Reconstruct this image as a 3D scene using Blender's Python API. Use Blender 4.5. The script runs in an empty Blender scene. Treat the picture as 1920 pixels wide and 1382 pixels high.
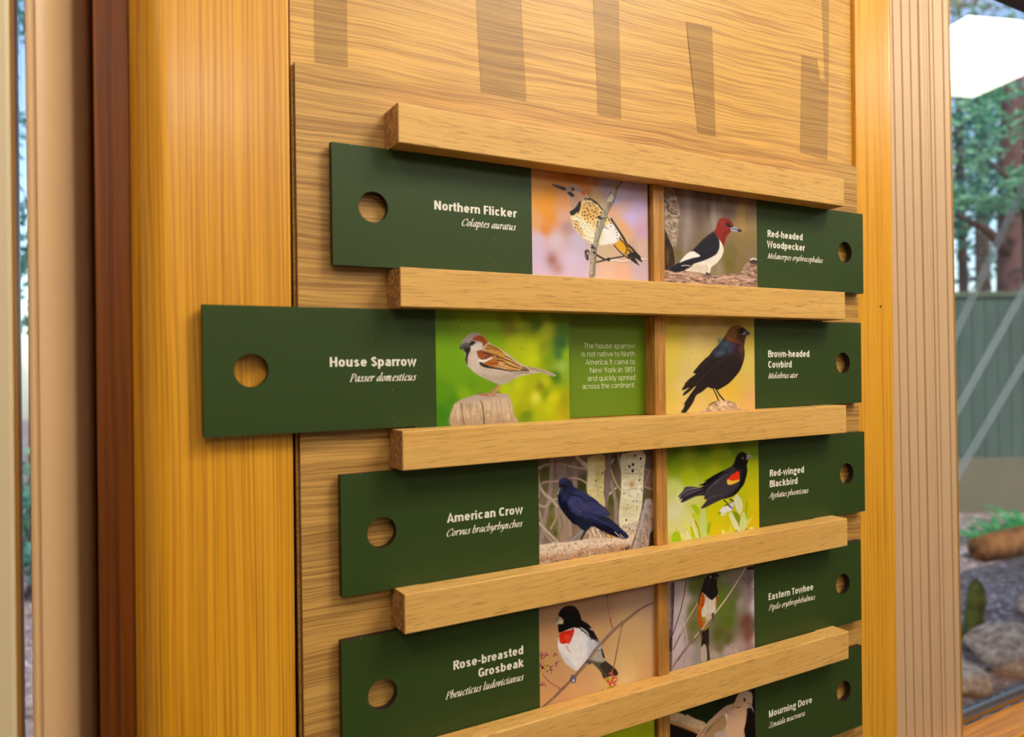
import bpy, bmesh, math, random
import numpy as np
from mathutils import Vector, Matrix
from mathutils.geometry import tessellate_polygon

SC = bpy.context.scene
COL = SC.collection
ZO = 1.6                                  # height of the top of the uppermost rail above the floor

# ------------------------------------------------------------------ camera
cd = bpy.data.cameras.new('camera'); CAM = bpy.data.objects.new('camera', cd); COL.objects.link(CAM)
CR = Vector((0.868100, -0.496230, -0.012578)); CU = Vector((0.013335, -0.002017, 0.999909)); CF = Vector((0.496210, 0.868189, -0.004867))
CP = Vector((-0.221866, -0.596645, -0.210253 + ZO))
M = Matrix.Identity(4)
for i in range(3):
    M[i][0], M[i][1], M[i][2], M[i][3] = CR[i], CU[i], -CF[i], CP[i]
CAM.matrix_world = M
cd.sensor_width = 36.0; cd.lens = 26.505; cd.clip_start = 0.02; cd.clip_end = 200
cd.dof.use_dof = True; cd.dof.focus_distance = 0.78; cd.dof.aperture_fstop = 4.8
SC.camera = CAM

# ------------------------------------------------------------------ sky, sun, exposure
SC.view_settings.view_transform = 'Standard'; SC.view_settings.look = 'None'
SC.view_settings.gamma = 1.0; SC.view_settings.use_curve_mapping = False
SC.view_settings.exposure = 0.13
SC.cycles.use_denoising = True
W = bpy.data.worlds.new('sky'); SC.world = W; W.use_nodes = True
wn = W.node_tree.nodes; wn.clear()
sky = wn.new('ShaderNodeTexSky'); sky.sky_type = 'NISHITA'; sky.sun_disc = False
sky.sun_elevation = math.radians(52); sky.sun_rotation = math.radians(200)
bg = wn.new('ShaderNodeBackground'); bg.inputs[1].default_value = 0.28
wo = wn.new('ShaderNodeOutputWorld')
W.node_tree.links.new(sky.outputs[0], bg.inputs[0]); W.node_tree.links.new(bg.outputs[0], wo.inputs[0])
sl = bpy.data.lights.new('sun', 'SUN'); sl.energy = 3.2; sl.angle = math.radians(0.6); sl.color = (1, .95, .86)
so = bpy.data.objects.new('sun', sl); COL.objects.link(so)
so.rotation_euler = Vector((0.35, 0.75, -0.95)).to_track_quat('-Z', 'Y').to_euler()
LAMP = 29.0                               # radiance of the white ceiling lamps

# ------------------------------------------------------------------ helpers
def lin(h):
    v = [int(h[i:i+2], 16)/255 for i in (0, 2, 4)]
    return tuple((c/12.92 if c <= .04045 else ((c+.055)/1.055)**2.4) for c in v)
def put(o, parent=None, kind=None, label=None, cat=None, group=None):
    COL.objects.link(o)
    if parent is not None: o.parent = parent
    if kind: o['kind'] = kind
    if label: o['label'] = label
    if cat: o['category'] = cat
    if group: o['group'] = group
    return o
def empty(name, loc, **k):
    o = bpy.data.objects.new(name, None); o.location = loc; o.empty_display_size = .05
    return put(o, **k)
def from_bm(name, bm, mats, smooth=False, **k):
    me = bpy.data.meshes.new(name); bm.to_mesh(me); bm.free()
    for m in (mats if isinstance(mats, (list, tuple)) else [mats]): me.materials.append(m)
    if smooth: me.polygons.foreach_set('use_smooth', [True]*len(me.polygons))
    return put(bpy.data.objects.new(name, me), **k)
def add_box(bm, x0, x1, y0, y1, z0, z1, bev=0, mi=0):
    vs = [bm.verts.new((x, y, z)) for x in (x0, x1) for y in (y0, y1) for z in (z0, z1)]
    q = [(0,1,3,2),(4,6,7,5),(0,4,5,1),(2,3,7,6),(0,2,6,4),(1,5,7,3)]
    fs = [bm.faces.new([vs[i] for i in f]) for f in q]
    for f in fs: f.material_index = mi
    if bev:
        es = list({e for f in fs for e in f.edges})
        bmesh.ops.bevel(bm, geom=es, offset=bev, segments=2, affect='EDGES', profile=.6)
    return fs
def box(name, x0, x1, y0, y1, z0, z1, mat, bev=0, org=None, **k):
    bm = bmesh.new(); add_box(bm, x0, x1, y0, y1, z0, z1, bev)
    bmesh.ops.recalc_face_normals(bm, faces=bm.faces)
    return from_bm(name, bm, mat, **k)
def extrude_profile(bm, prof, z0, z1, lean=0, zc=0, closed=False, sharp=True):
    """vertical extrusion of a plan outline [(x, y) ...]"""
    lo = [bm.verts.new((x - lean*(z0-zc), y, z0)) for x, y in prof]; hi = [bm.verts.new((x - lean*(z1-zc), y, z1)) for x, y in prof]
    n = len(prof)
    for i in range(n if closed else n-1):
        j = (i+1) % n
        bm.faces.new((lo[i], lo[j], hi[j], hi[i]))
    if closed:
        bm.faces.new(lo[::-1]); bm.faces.new(hi)
def tube(bm, pts, rad, seg=8):
    rings = []
    for i, p in enumerate(pts):
        p = Vector(p); d = (Vector(pts[min(i+1, len(pts)-1)]) - Vector(pts[max(i-1, 0)])).normalized()
        a = d.cross(Vector((0, 0, 1)) if abs(d.z) < .9 else Vector((1, 0, 0))).normalized(); b = d.cross(a)
        r = rad[i] if isinstance(rad, (list, tuple)) else rad
        rings.append([bm.verts.new(p + (a*math.cos(t*2*math.pi/seg) + b*math.sin(t*2*math.pi/seg))*r) for t in range(seg)])
    for A, Bq in zip(rings, rings[1:]):
        for t in range(seg): bm.faces.new((A[t], A[(t+1) % seg], Bq[(t+1) % seg], Bq[t]))
    bm.faces.new(rings[0][::-1]); bm.faces.new(rings[-1])

# ------------------------------------------------------------------ materials
class NT:
    def __init__(s, name):
        s.m = bpy.data.materials.new(name); s.m.use_nodes = True; s.t = s.m.node_tree; s.n = s.t.nodes; s.n.clear()
        s.out = s.n.new('ShaderNodeOutputMaterial'); s.b = s.n.new('ShaderNodeBsdfPrincipled'); s.l(s.b.outputs[0], s.out.inputs[0])
    def l(s, a, b): s.t.links.new(a, b)
    def node(s, kind, **k):
        n = s.n.new(kind)
        for a, v in k.items(): setattr(n, a, v)
        return n
    def coord(s, scale=(1,1,1), loc=(0,0,0), src='Object', rot=(0,0,0)):
        c = s.node('ShaderNodeTexCoord'); m = s.node('ShaderNodeMapping')
        m.inputs['Scale'].default_value = scale; m.inputs['Location'].default_value = loc; m.inputs['Rotation'].default_value = rot
        s.l(c.outputs[src], m.inputs[0]); return m.outputs[0]
    def noise(s, vec, scale=1, detail=2, rough=.5, dist=0):
        n = s.node('ShaderNodeTexNoise'); n.inputs['Scale'].default_value = scale; n.inputs['Detail'].default_value = detail
        n.inputs['Roughness'].default_value = rough; n.inputs['Distortion'].default_value = dist
        s.l(vec, n.inputs['Vector']); return n.outputs['Fac']
    def ramp(s, fac, stops):
        r = s.node('ShaderNodeValToRGB'); e = r.color_ramp.elements
        while len(e) < len(stops): e.new(.5)
        for el, (p, c) in zip(e, stops):
            el.position = p; el.color = (c, c, c, 1) if isinstance(c, (int, float)) else (*c, 1)
        s.l(fac, r.inputs[0]); return r.outputs[0]
    def mix(s, fac, a, b, blend='MIX'):
        m = s.node('ShaderNodeMix', data_type='RGBA', blend_type=blend)
        for v, i in ((fac, 0), (a, 6), (b, 7)):
            if isinstance(v, (int, float)): m.inputs[i].default_value = v
            elif isinstance(v, tuple): m.inputs[i].default_value = (*v, 1)
            else: s.l(v, m.inputs[i])
        return m.outputs[2]
    def math(s, op, a, b=0):
        m = s.node('ShaderNodeMath', operation=op)
        for v, i in ((a, 0), (b, 1)):
            if isinstance(v, (int, float)): m.inputs[i].default_value = v
            else: s.l(v, m.inputs[i])
        return m.outputs[0]
    def vadd(s, a, b):
        m = s.node('ShaderNodeVectorMath', operation='ADD'); s.l(a, m.inputs[0]); s.l(b, m.inputs[1]); return m.outputs[0]
    def bump(s, h, strength=.2, dist=.001):
        b = s.node('ShaderNodeBump'); b.inputs['Strength'].default_value = strength; b.inputs['Distance'].default_value = dist
        s.l(h, b.inputs['Height']); s.l(b.outputs[0], s.b.inputs['Normal'])
    def set(s, color=None, rough=.5, spec=.5, coat=0, coatr=.1, metal=0, trans=None):
        if color is not None:
            if isinstance(color, tuple): s.b.inputs['Base Color'].default_value = (*color, 1)
            else: s.l(color, s.b.inputs['Base Color'])
        if isinstance(rough, (int, float)): s.b.inputs['Roughness'].default_value = rough
        else: s.l(rough, s.b.inputs['Roughness'])
        s.b.inputs['Specular IOR Level'].default_value = spec
        s.b.inputs['Coat Weight'].default_value = coat; s.b.inputs['Coat Roughness'].default_value = coatr
        s.b.inputs['Metallic'].default_value = metal
        return s.m

def wood(name, light, mid, dark, pore, axis='x', band=(1.5, 85), streak=(11, 330), fine=(40, 1000), warp=.012, seed=0., rough=.4, spec=.4,
         coat=0, tilt=0., streak_amt=.6, pore_amt=.6, band_pos=(.35, .65), streak_pos=(.40, .62), pore_pos=(.60, .68), end=None, tint=1.0, warps=(2.2, 5)):
    t = NT(name); light, mid, dark, pore = map(lin, (light, mid, dark, pore))
    ax = 0 if axis == 'x' else 2; cx = 2 if axis == 'x' else 0
    base = t.coord(loc=(seed*3.1, seed*1.7, seed*2.3), rot=(0, tilt, 0))
    ws = [0, 0, 0]; ws[ax] = warps[0]; ws[cx] = warps[1]; ws[1] = warps[1]
    wm = t.node('ShaderNodeMapping'); wm.inputs['Scale'].default_value = ws; t.l(base, wm.inputs[0])
    wz = t.math('MULTIPLY', t.math('SUBTRACT', t.noise(wm.outputs[0], 1, 2), .5), warp)
    cb = t.node('ShaderNodeCombineXYZ'); t.l(wz, cb.inputs[cx])
    vec = t.vadd(base, cb.outputs[0])
    def nz(al, ac, det=2, rgh=.5):
        m = t.node('ShaderNodeMapping'); s = [ac, ac, ac]; s[ax] = al; s[1] = ac*.6; m.inputs['Scale'].default_value = s
        t.l(vec, m.inputs[0]); return t.noise(m.outputs[0], 1, det, rgh)
    b = t.ramp(nz(*band, 3), [(band_pos[0], 0), (band_pos[1], 1)])
    col = t.mix(b, light, mid)
    st = t.ramp(nz(*streak, 3, .55), [(streak_pos[0], 0), (streak_pos[1], 1)])
    col = t.mix(t.math('MULTIPLY', st, streak_amt), col, dark)
    f = t.ramp(nz(*fine, 2), [(pore_pos[0], 0), (pore_pos[1], 1)])
    col = t.mix(t.math('MULTIPLY', f, pore_amt), col, pore)
    if end:
        g = t.node('ShaderNodeNewGeometry'); tc = t.node('ShaderNodeTexCoord'); sp = t.node('ShaderNodeSeparateXYZ'); t.l(tc.outputs['Normal'], sp.inputs[0])
        fac = t.math('GREATER_THAN', t.math('ABSOLUTE', sp.outputs[ax]), .9)
        e1, e2 = map(lin, end)
        em = t.coord(scale=(1, 330, 260), rot=(.35+seed, 0, 0), loc=(seed, seed, 0))
        ecol = t.mix(t.ramp(t.noise(em, 1, 2), [(.42, 0), (.6, 1)]), e1, e2)
        col = t.mix(fac, col, ecol)
    if tint != 1.0: col = t.mix(1.0, col, tint if isinstance(tint, tuple) else (tint, tint, tint), 'MULTIPLY')
    t.bump(t.math('ADD', f, t.math('MULTIPLY', st, .5)), .12, .0006)
    return t.set(col, rough, spec, coat, .18)

VEN = dict(band=(.8, 26), streak=(7, 520), fine=(9, 1000), warp=.010, rough=.38, spec=.35, streak_amt=.62, pore_amt=.55, streak_pos=(.47, .64), pore_pos=(.50, .62), band_pos=(.30, .72), warps=(9, 9))
M_PANEL = wood('oak_veneer_upper', 'e8b45c', 'dda850', 'ac763a', 'a26f36', tilt=.012, seed=1.3, **VEN)
M_GRAPH = wood('oak_veneer_graphic', 'e8b45c', 'dda850', 'ac763a', 'a26f36', tilt=.012, seed=1.3, tint=(.64, .62, .58), **VEN)
M_BACK = wood('oak_veneer_backing', 'dcaa5a', 'ca974a', '8c5e2c', '82562c', seed=4.1, **{**VEN, 'streak_amt': .72, 'streak': (6, 400)})
M_EDGE = wood('backing_edge', '8a5a24', '6e4418', '5a3410', '4a2a10', axis='z', seed=2)
RAILM = []
for k in range(5):
    RAILM.append(wood('rail_oak_%d' % k, 'ebb968', 'e3ae5c', 'c28e44', '9a682e', band=(2.0, 50), streak=(16, 420), fine=(48, 1000), warp=.02, seed=5.7+k*2.31,
        tilt=(-.02, .0, .05, .035, .03)[k], rough=.42, spec=.35, streak_amt=.42, pore_amt=.5, streak_pos=(.47, .68), pore_pos=(.59, .66), end=('c48e54', '8a5c30')))
M_DIV = wood('divider_oak', 'd29848', 'c4893c', '94602a', '7c4e22', axis='z', band=(2.5, 90), streak=(14, 420), fine=(50, 1300), seed=9.2, rough=.42, streak_amt=.6, end=('7c4c22', '5a3416'))
CAS = dict(axis='z', band=(.9, 40), fine=(6, 1300), warp=.014, rough=.34, spec=.45, coat=.15, pore_amt=.6, warps=(1.6, 6))
M_CASE = wood('varnished_oak_casing', 'f0ac2c', 'e29c18', 'b26c0a', '9e5e08', streak=(2.6, 620), seed=3.3, streak_amt=.6, streak_pos=(.45, .64), **CAS)
M_CASER = wood('varnished_oak_casing_bold', 'f4b236', 'eaa424', 'b86c08', '9e5e08', streak=(3.0, 210), seed=5.9, streak_amt=.6, streak_pos=(.50, .68), **CAS)
M_STOP = wood('dark_stained_fir', '9c5610', '82420a', '5a2a06', '4a2004', axis='z', band=(1.2, 50), streak=(2.5, 210), fine=(8, 700), warp=.012, seed=7.7, rough=.4, spec=.35, streak_amt=.7, pore_amt=.3)
M_SILLW = wood('sill_oak', 'e2951f', 'd48816', 'a8620c', '985608', band=(1.2, 40), streak=(6, 200), fine=(20, 700), seed=6.1, rough=.35, coat=.2)

def plain(name, h, rough=.5, spec=.4, noise=None, metal=0, coat=0):
    t = NT(name); c = lin(h)
    if noise:
        v = t.coord(); n = t.noise(v, noise[0], 3); col = t.mix(n, tuple(x*(1-noise[1]) for x in c), tuple(min(1, x*(1+noise[1])) for x in c))
        if len(noise) > 2: t.bump(n, noise[2], .0008)
        return t.set(col, rough, spec, coat, .15, metal)
    return t.set(c, rough, spec, coat, .15, metal)
def card_mat():
    t = NT('green_card_board'); v = t.coord(); c = lin('33461a')
    n = t.noise(v, 900, 2); col = t.mix(n, tuple(x*.88 for x in c), tuple(x*1.12 for x in c))
    sp = t.ramp(t.noise(v, 260, 1), [(.80, 0), (.82, 1)])
    col = t.mix(t.math('MULTIPLY', sp, .5), col, lin('8a9470'))
    t.bump(n, .10, .0004); return t.set(col, .45, .28)
M_CARD = card_mat()
def card_edge_mat():
    t = NT('card_core'); return t.set(lin('2a1a12'), .6, .3)
M_CORE = card_edge_mat()
M_TEXT = plain('cream_ink', 'f8f0dc', .5, .3)
M_LIME = plain('lime_print', '6c8a12', .42, .4, (6, .06))
M_TAN = plain('tan_frame_paint', 'd8b080', .38, .5, (3, .05))
M_PINK = plain('tan_track_paint', 'd4b088', .45, .35, (4, .06))
M_BEIGE = plain('beige_sash_paint', 'd6c098', .4, .45, (3, .04))
M_GOLD = plain('gold_gasket', 'b07c14', .45, .4)
M_ALU = plain('brushed_aluminium', 'a4a0a0', .28, .5, (5, .06), 1.0)
M_DARK = plain('dark_joint', '140c06', .8, .1)
M_WALL = plain('cream_wall_paint', 'a8a298', .7, .3, (2, .03))
M_CEIL = plain('brown_ceiling_boards', '6a5240', .8, .2, (2, .03))
M_FLOOR = wood('floor_oak', '7a6a58', '6c5e4e', '5a4c40', '4a4038', seed=8.8, band=(1, 9), streak=(4, 60), fine=(12, 300), rough=.35)
M_HEAD = plain('dark_brown_head', '4a3020', .5, .4, (4, .1))
def print_mat():
    t = NT('printed_photo'); a = t.node('ShaderNodeVertexColor'); a.layer_name = 'ink'
    return t.set(a.outputs[0], .45, .28)
M_PRINT = print_mat()
def glass_mat():
    t = NT('window_glass'); t.n.remove(t.b)
    tr = t.node('ShaderNodeBsdfTransparent'); tr.inputs[0].default_value = (.965, .98, .975, 1)
    gl = t.node('ShaderNodeBsdfGlossy'); gl.inputs['Roughness'].default_value = 0.0
    g = t.node('ShaderNodeNewGeometry'); dp = t.node('ShaderNodeVectorMath', operation='DOT_PRODUCT'); t.l(g.outputs['Normal'], dp.inputs[0]); t.l(g.outputs['Incoming'], dp.inputs[1])
    c = t.math('ABSOLUTE', dp.outputs['Value']); f = t.math('ADD', t.math('MULTIPLY', t.math('POWER', t.math('SUBTRACT', 1.0, c), 5.0), .95), .045)
    mx = t.node('ShaderNodeMixShader'); t.l(f, mx.inputs[0]); t.l(tr.outputs[0], mx.inputs[1]); t.l(gl.outputs[0], mx.inputs[2])
    t.l(mx.outputs[0], t.out.inputs[0]); return t.m
M_GLASS = glass_mat()
def lamp_mat(name, col, s):
    t = NT(name); t.n.remove(t.b); e = t.node('ShaderNodeEmission'); e.inputs[0].default_value = (*col, 1); e.inputs[1].default_value = s
    t.l(e.outputs[0], t.out.inputs[0]); return t.m
M_LAMP = lamp_mat('lit_lamp_shade', (1.0, .985, .90), LAMP)
M_LAMPK = lamp_mat('lit_main_lamp_shade', (1.0, .985, .90), LAMP*1.35)
M_LAMPB = lamp_mat('lit_lamp_skirt', (1.0, .92, .80), LAMP*.27)

# ------------------------------------------------------------------ the wall pier, veneer panel and trim
def zz(z): return z + ZO
wall = box('wall_front', -.170, .700, .0130, .20, 0, 2.95, M_WALL, kind='structure')
box('wall_front_sill', .700, 2.60, .0130, .0720, 0, .80, M_WALL, kind='structure')
box('wall_front_sill.001', -1.90, -.170, .0130, .20, 0, .25, M_WALL, kind='structure')
box('wall_front_header', .700, 2.60, .0130, .0850, 2.02, 2.95, M_WALL, kind='structure')
box('wall_front_header.001', -1.90, -.170, .0130, .20, 2.30, 2.95, M_WALL, kind='structure')
box('wall_front_end', 2.60, 5.60, .0130, .20, 0, 2.95, M_WALL, kind='structure')
box('wall_front_end.001', -3.20, -1.90, .0130, .20, 0, 2.95, M_WALL, kind='structure')
box('wall_left', -3.20, -3.0, -5.2, .013, 0, 2.95, M_WALL, kind='structure')
box('wall_right', 5.40, 5.60, -5.2, .013, 0, 2.95, M_WALL, kind='structure')
box('wall_back', -3.20, 5.60, -5.4, -5.2, 0, 2.95, M_WALL, kind='structure')
box('floor', -3.20, 5.60, -5.4, .20, -.12, 0, M_FLOOR, kind='structure')
box('ceiling', -3.20, 5.60, -5.4, .20, 2.95, 3.05, M_CEIL, kind='structure')

panel = box('wall_panel', -.0752, .6140, .0064, .0128, 0.12, 2.90, M_PANEL, kind='structure')
GR = [[(-.0560, .0345), (-.0288, .0352), (-.0278, .36), (-.0549, .36)],
      [(.0943, .0360), (.1419, .0352), (.1365, .1282), (.1245, .36), (.0800, .36), (.0902, .1178)],
      [(.2240, .0354), (.2528, .0356), (.2515, .1545), (.2490, .36), (.2140, .36), (.2198, .1473)],
      [(.3560, .0365), (.3823, .0353), (.3786, .1547), (.3409, .1524), (.3450, .125)],
      [(.5178, .0363), (.5663, .0331), (.5690, .1000), (.5640, .1270), (.5548, .1282), (.5498, .1525), (.5224, .1517)],
      [(.5642, .1268), (.5690, .1002), (.5712, .1580), (.5750, .36), (.5535, .36), (.5624, .1549)]]
for g in GR:
    bm = bmesh.new(); fr = [bm.verts.new((x, .0064-.00025, zz(z))) for x, z in g]
    f = bm.faces.new(fr); bmesh.ops.triangulate(bm, faces=[f]); bmesh.ops.recalc_face_normals(bm, faces=bm.faces)
    if bm.faces and sum((f.normal.y for f in bm.faces)) > 0: bmesh.ops.reverse_faces(bm, faces=bm.faces)
    from_bm('trunk_graphic', bm, M_GRAPH, parent=panel)

def arc(cx, cy, r, a0, a1, n=8):
    return [(cx + r*math.cos(math.radians(a0+(a1-a0)*i/n)), cy + r*math.sin(math.radians(a0+(a1-a0)*i/n))) for i in range(n+1)]
def casing(name, prof, lean=0, m=None):
    bm = bmesh.new(); extrude_profile(bm, prof, .05, 2.92, lean, 1.39, closed=True); bmesh.ops.recalc_face_normals(bm, faces=bm.faces)
    o = from_bm(name, bm, m or M_CASE, kind='structure')
    return o
# left casing: flat face, big rounded outer edge that turns into the reveal
casing('trim_1', [(-.0783, .0300), (-.0783, .0024)] + arc(-.0797, .0024, .0014, 0, -90, 3) + arc(-.1655, .0195, .0185, 270, 180, 10) + [(-.1880, .030), (-.1885, .075), (-.16, .075), (-.16, .030)], -.0035)
casing('trim_2', [(.6140, .0125), (.6140, .0024)] + arc(.6154, .0024, .0014, 180, 270, 3) + arc(.6805, .0145, .0135, 270, 360, 8) + [(.6960, .030), (.6965, .075), (.66, .075), (.66, .0125)], 0, M_CASER)
bm = bmesh.new(); extrude_profile(bm, [(-.2200, .1300), (-.2200, .0880), (-.2117, .0860), (-.2115, .0412), (-.1884, .0406), (-.1884, .1300)], .2, 2.35, -.0040, 1.39, closed=True); bmesh.ops.recalc_face_normals(bm, faces=bm.faces)
from_bm('trim_3', bm, M_STOP, kind='structure')
bm = bmesh.new(); bmesh.ops.create_circle(bm, cap_ends=True, radius=.0016, segments=10, matrix=Matrix.Translation((.6588, .00085, zz(-.1424))) @ Matrix.Rotation(math.pi/2, 4, 'X'))
from_bm('nail_hole', bm, M_DARK, parent=bpy.data.objects['trim_2'])
box('trim_4', .7005, 2.60, -.004, .0560, zz(-.797), zz(-.765), M_SILLW, .004, kind='structure')
box('trim_5', .7005, 2.60, .0, .0128, zz(-.88), zz(-.7975), M_SILLW, .002, kind='structure')
GAPB = box('gap_shade_strip', -.0782, -.0753, .0100, .0130, .2, 2.9, M_DARK, kind='structure')  # near-black strip paints the darkness deep in the gap beside the panel

# ------------------------------------------------------------------ left window
w1 = empty('window_1', (-.24, .05, 1.2), kind='structure')
def wpart(name, bm, mats, par, **k):
    bmesh.ops.recalc_face_normals(bm, faces=bm.faces)
    for v in bm.verts: v.co -= par.location
    return from_bm(name, bm, mats, parent=par, **k)
n = 14
curve = [(-.2475 + .0345*i/n,   .0386 + .0440*(i/n)**1.6) for i in range(n+1)]
bm = bmesh.new(); extrude_profile(bm, [(-.2538, .0880), (-.2542, .0420), (-.2536, .0400), (-.2518, .0394), (-.2510, .0398), (-.2504, .0406), (-.2488, .0406), (-.2480, .0394)] + curve + [(-.2128, .0880)], .2, 2.36, -.0030, 1.39, closed=True)
o = wpart('jamb_frame', bm, M_TAN, w1)
me = o.data; me.polygons.foreach_set('use_smooth', [abs(p.normal.z) < .5 for p in me.polygons])
try: me.set_sharp_from_angle(angle=math.radians(28))
except Exception: pass
bm = bmesh.new(); extrude_profile(bm, [(-.3300, .080), (-.3300, .0300), (-.2655, .0300), (-.2634, .0312), (-.2628, .034), (-.2628, .080)], .2, 2.36, -.0041, 1.39, closed=True)
wpart('sash_stile', bm, M_BEIGE, w1)
bm = bmesh.new(); extrude_profile(bm, [(-.2627, .078), (-.2627, .0345), (-.2618, .0340), (-.2612, .0450), (-.2607, .0600), (-.2606, .078)], .2, 2.36, -.0041, 1.39, closed=True)
wpart('gasket', bm, M_GOLD, w1)
bm = bmesh.new(); add_box(bm, -1.88, -.2574, .0700, .0725, .30, 2.30); wpart('pane', bm, M_GLASS, w1)
bm = bmesh.new(); add_box(bm, -1.89, -.2160, .040, .10, .25, .30); wpart('bottom_frame', bm, M_TAN, w1)
bm = bmesh.new(); add_box(bm, -1.89, -.2160, .040, .10, 2.30, 2.36); wpart('head_frame', bm, M_TAN, w1)

# ------------------------------------------------------------------ right window
w2 = empty('window_2', (.80, .05, 1.2), kind='structure')
ys = .0300
pr = [(.6990, .085), (.6990, .0305)]
for x0, x1, dp, tl in ((.7400, .7432, .0030, .0), (.7596, .7614, .0022, .0006), (.7766, .7826, .0034, -.0004), (.7962, .8012, .0032, .0005), (.8098, .8118, .0022, -.0004), (.8176, .8188, .0014, .0),
                       (.8232, .8252, .0024, .0005), (.8314, .8362, .0032, -.0004), (.8560, .8590, .0026, .0004)):
    pr += [(x0, .0305 + tl), (x0 + .0006, .0305 + dp*.6), (x1 - .0006, .0305 + dp*.6), (x1, .0305 - tl)]
pr += [(.8712, .0305), (.8722, .0315), (.8722, .085)]
bm = bmesh.new(); extrude_profile(bm, pr, .70, 2.06, .0155, 1.39, closed=True); wpart('jamb_frame', bm, M_PINK, w2)
bm = bmesh.new(); extrude_profile(bm, [(.8723, .078), (.8723, .0306), (.8768, .0312), (.8785, .0480), (.8785, .078)], .80, 2.02, .0155, 1.39, closed=True); wpart('gasket', bm, M_GOLD, w2)  # gold colour here imitates a reflection on the rounded frame edge
bm = bmesh.new(); add_box(bm, .8600, 2.58, .0700, .0725, zz(-.757), 2.00); wpart('pane', bm, M_GLASS, w2)
bm = bmesh.new(); add_box(bm, .8776, 2.58, .0570, .0695, zz(-.7645), zz(-.7560), .0012); wpart('sill_track', bm, M_ALU, w2)
bm = bmesh.new(); add_box(bm, .8776, 2.58, .0620, .0695, zz(-.7562), zz(-.7515), .0012); wpart('sill_bead', bm, M_ALU, w2)
bm = bmesh.new(); add_box(bm, .80, 2.60, .0560, .085, zz(.378), 2.06, .002); wpart('head_frame', bm, M_HEAD, w2)

# ------------------------------------------------------------------ the slotted display board
P, H, D, RL = .131, .0318, .0308, .5467
board = empty('bird_display_board', (.27, 0, zz(-.35)), label='oak veneer board with five horizontal oak rails holding sliding green bird cards', cat='display board')
OB = board.location.copy()
bm = bmesh.new(); fs = add_box(bm, -.0734, .6130, 0, .0063, zz(-.80), zz(.0297))
bmesh.ops.recalc_face_normals(bm, faces=bm.faces)
for f in bm.faces: f.material_index = 0 if f.normal.y < -.5 else 1
for v in bm.verts: v.co -= OB
from_bm('backing_panel', bm, [M_BACK, M_EDGE], parent=board)
def rail(k):
    z = zz(-P*(k-1)); bm = bmesh.new()
    fs = add_box(bm, 0, RL, -D, -.0108, z-H, z)
    es = [e for e in bm.edges if all(abs(v.co.y + D) < 1e-6 for v in e.verts)]
    bmesh.ops.bevel(bm, geom=es, offset=.0011, segments=3, affect='EDGES', profile=.6)
    g = .0045; t = 0 if k == 1 else g
    add_box(bm, .022, .515, -.0108, 0, z-H+g, z-t)
    add_box(bm, 0, .022, -.0108, 0, z-H, z); add_box(bm, .515, RL, -.0108, 0, z-H, z)
    bmesh.ops.recalc_face_normals(bm, faces=bm.faces)
    for v in bm.verts: v.co -= OB
    return from_bm('rail', bm, RAILM[k-1], parent=board)
for k in range(1, 6): rail(k)
for k in range(1, 6):
    bm = bmesh.new(); z1 = zz(-P*(k-1)) - H - .0006
    add_box(bm, .2748, .2889, -.0150, 0, z1-(P-H)+.0007, z1, .0006); bmesh.ops.recalc_face_normals(bm, faces=bm.faces)
    for v in bm.verts: v.co -= OB
    from_bm('divider', bm, M_DIV, parent=board)

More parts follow.
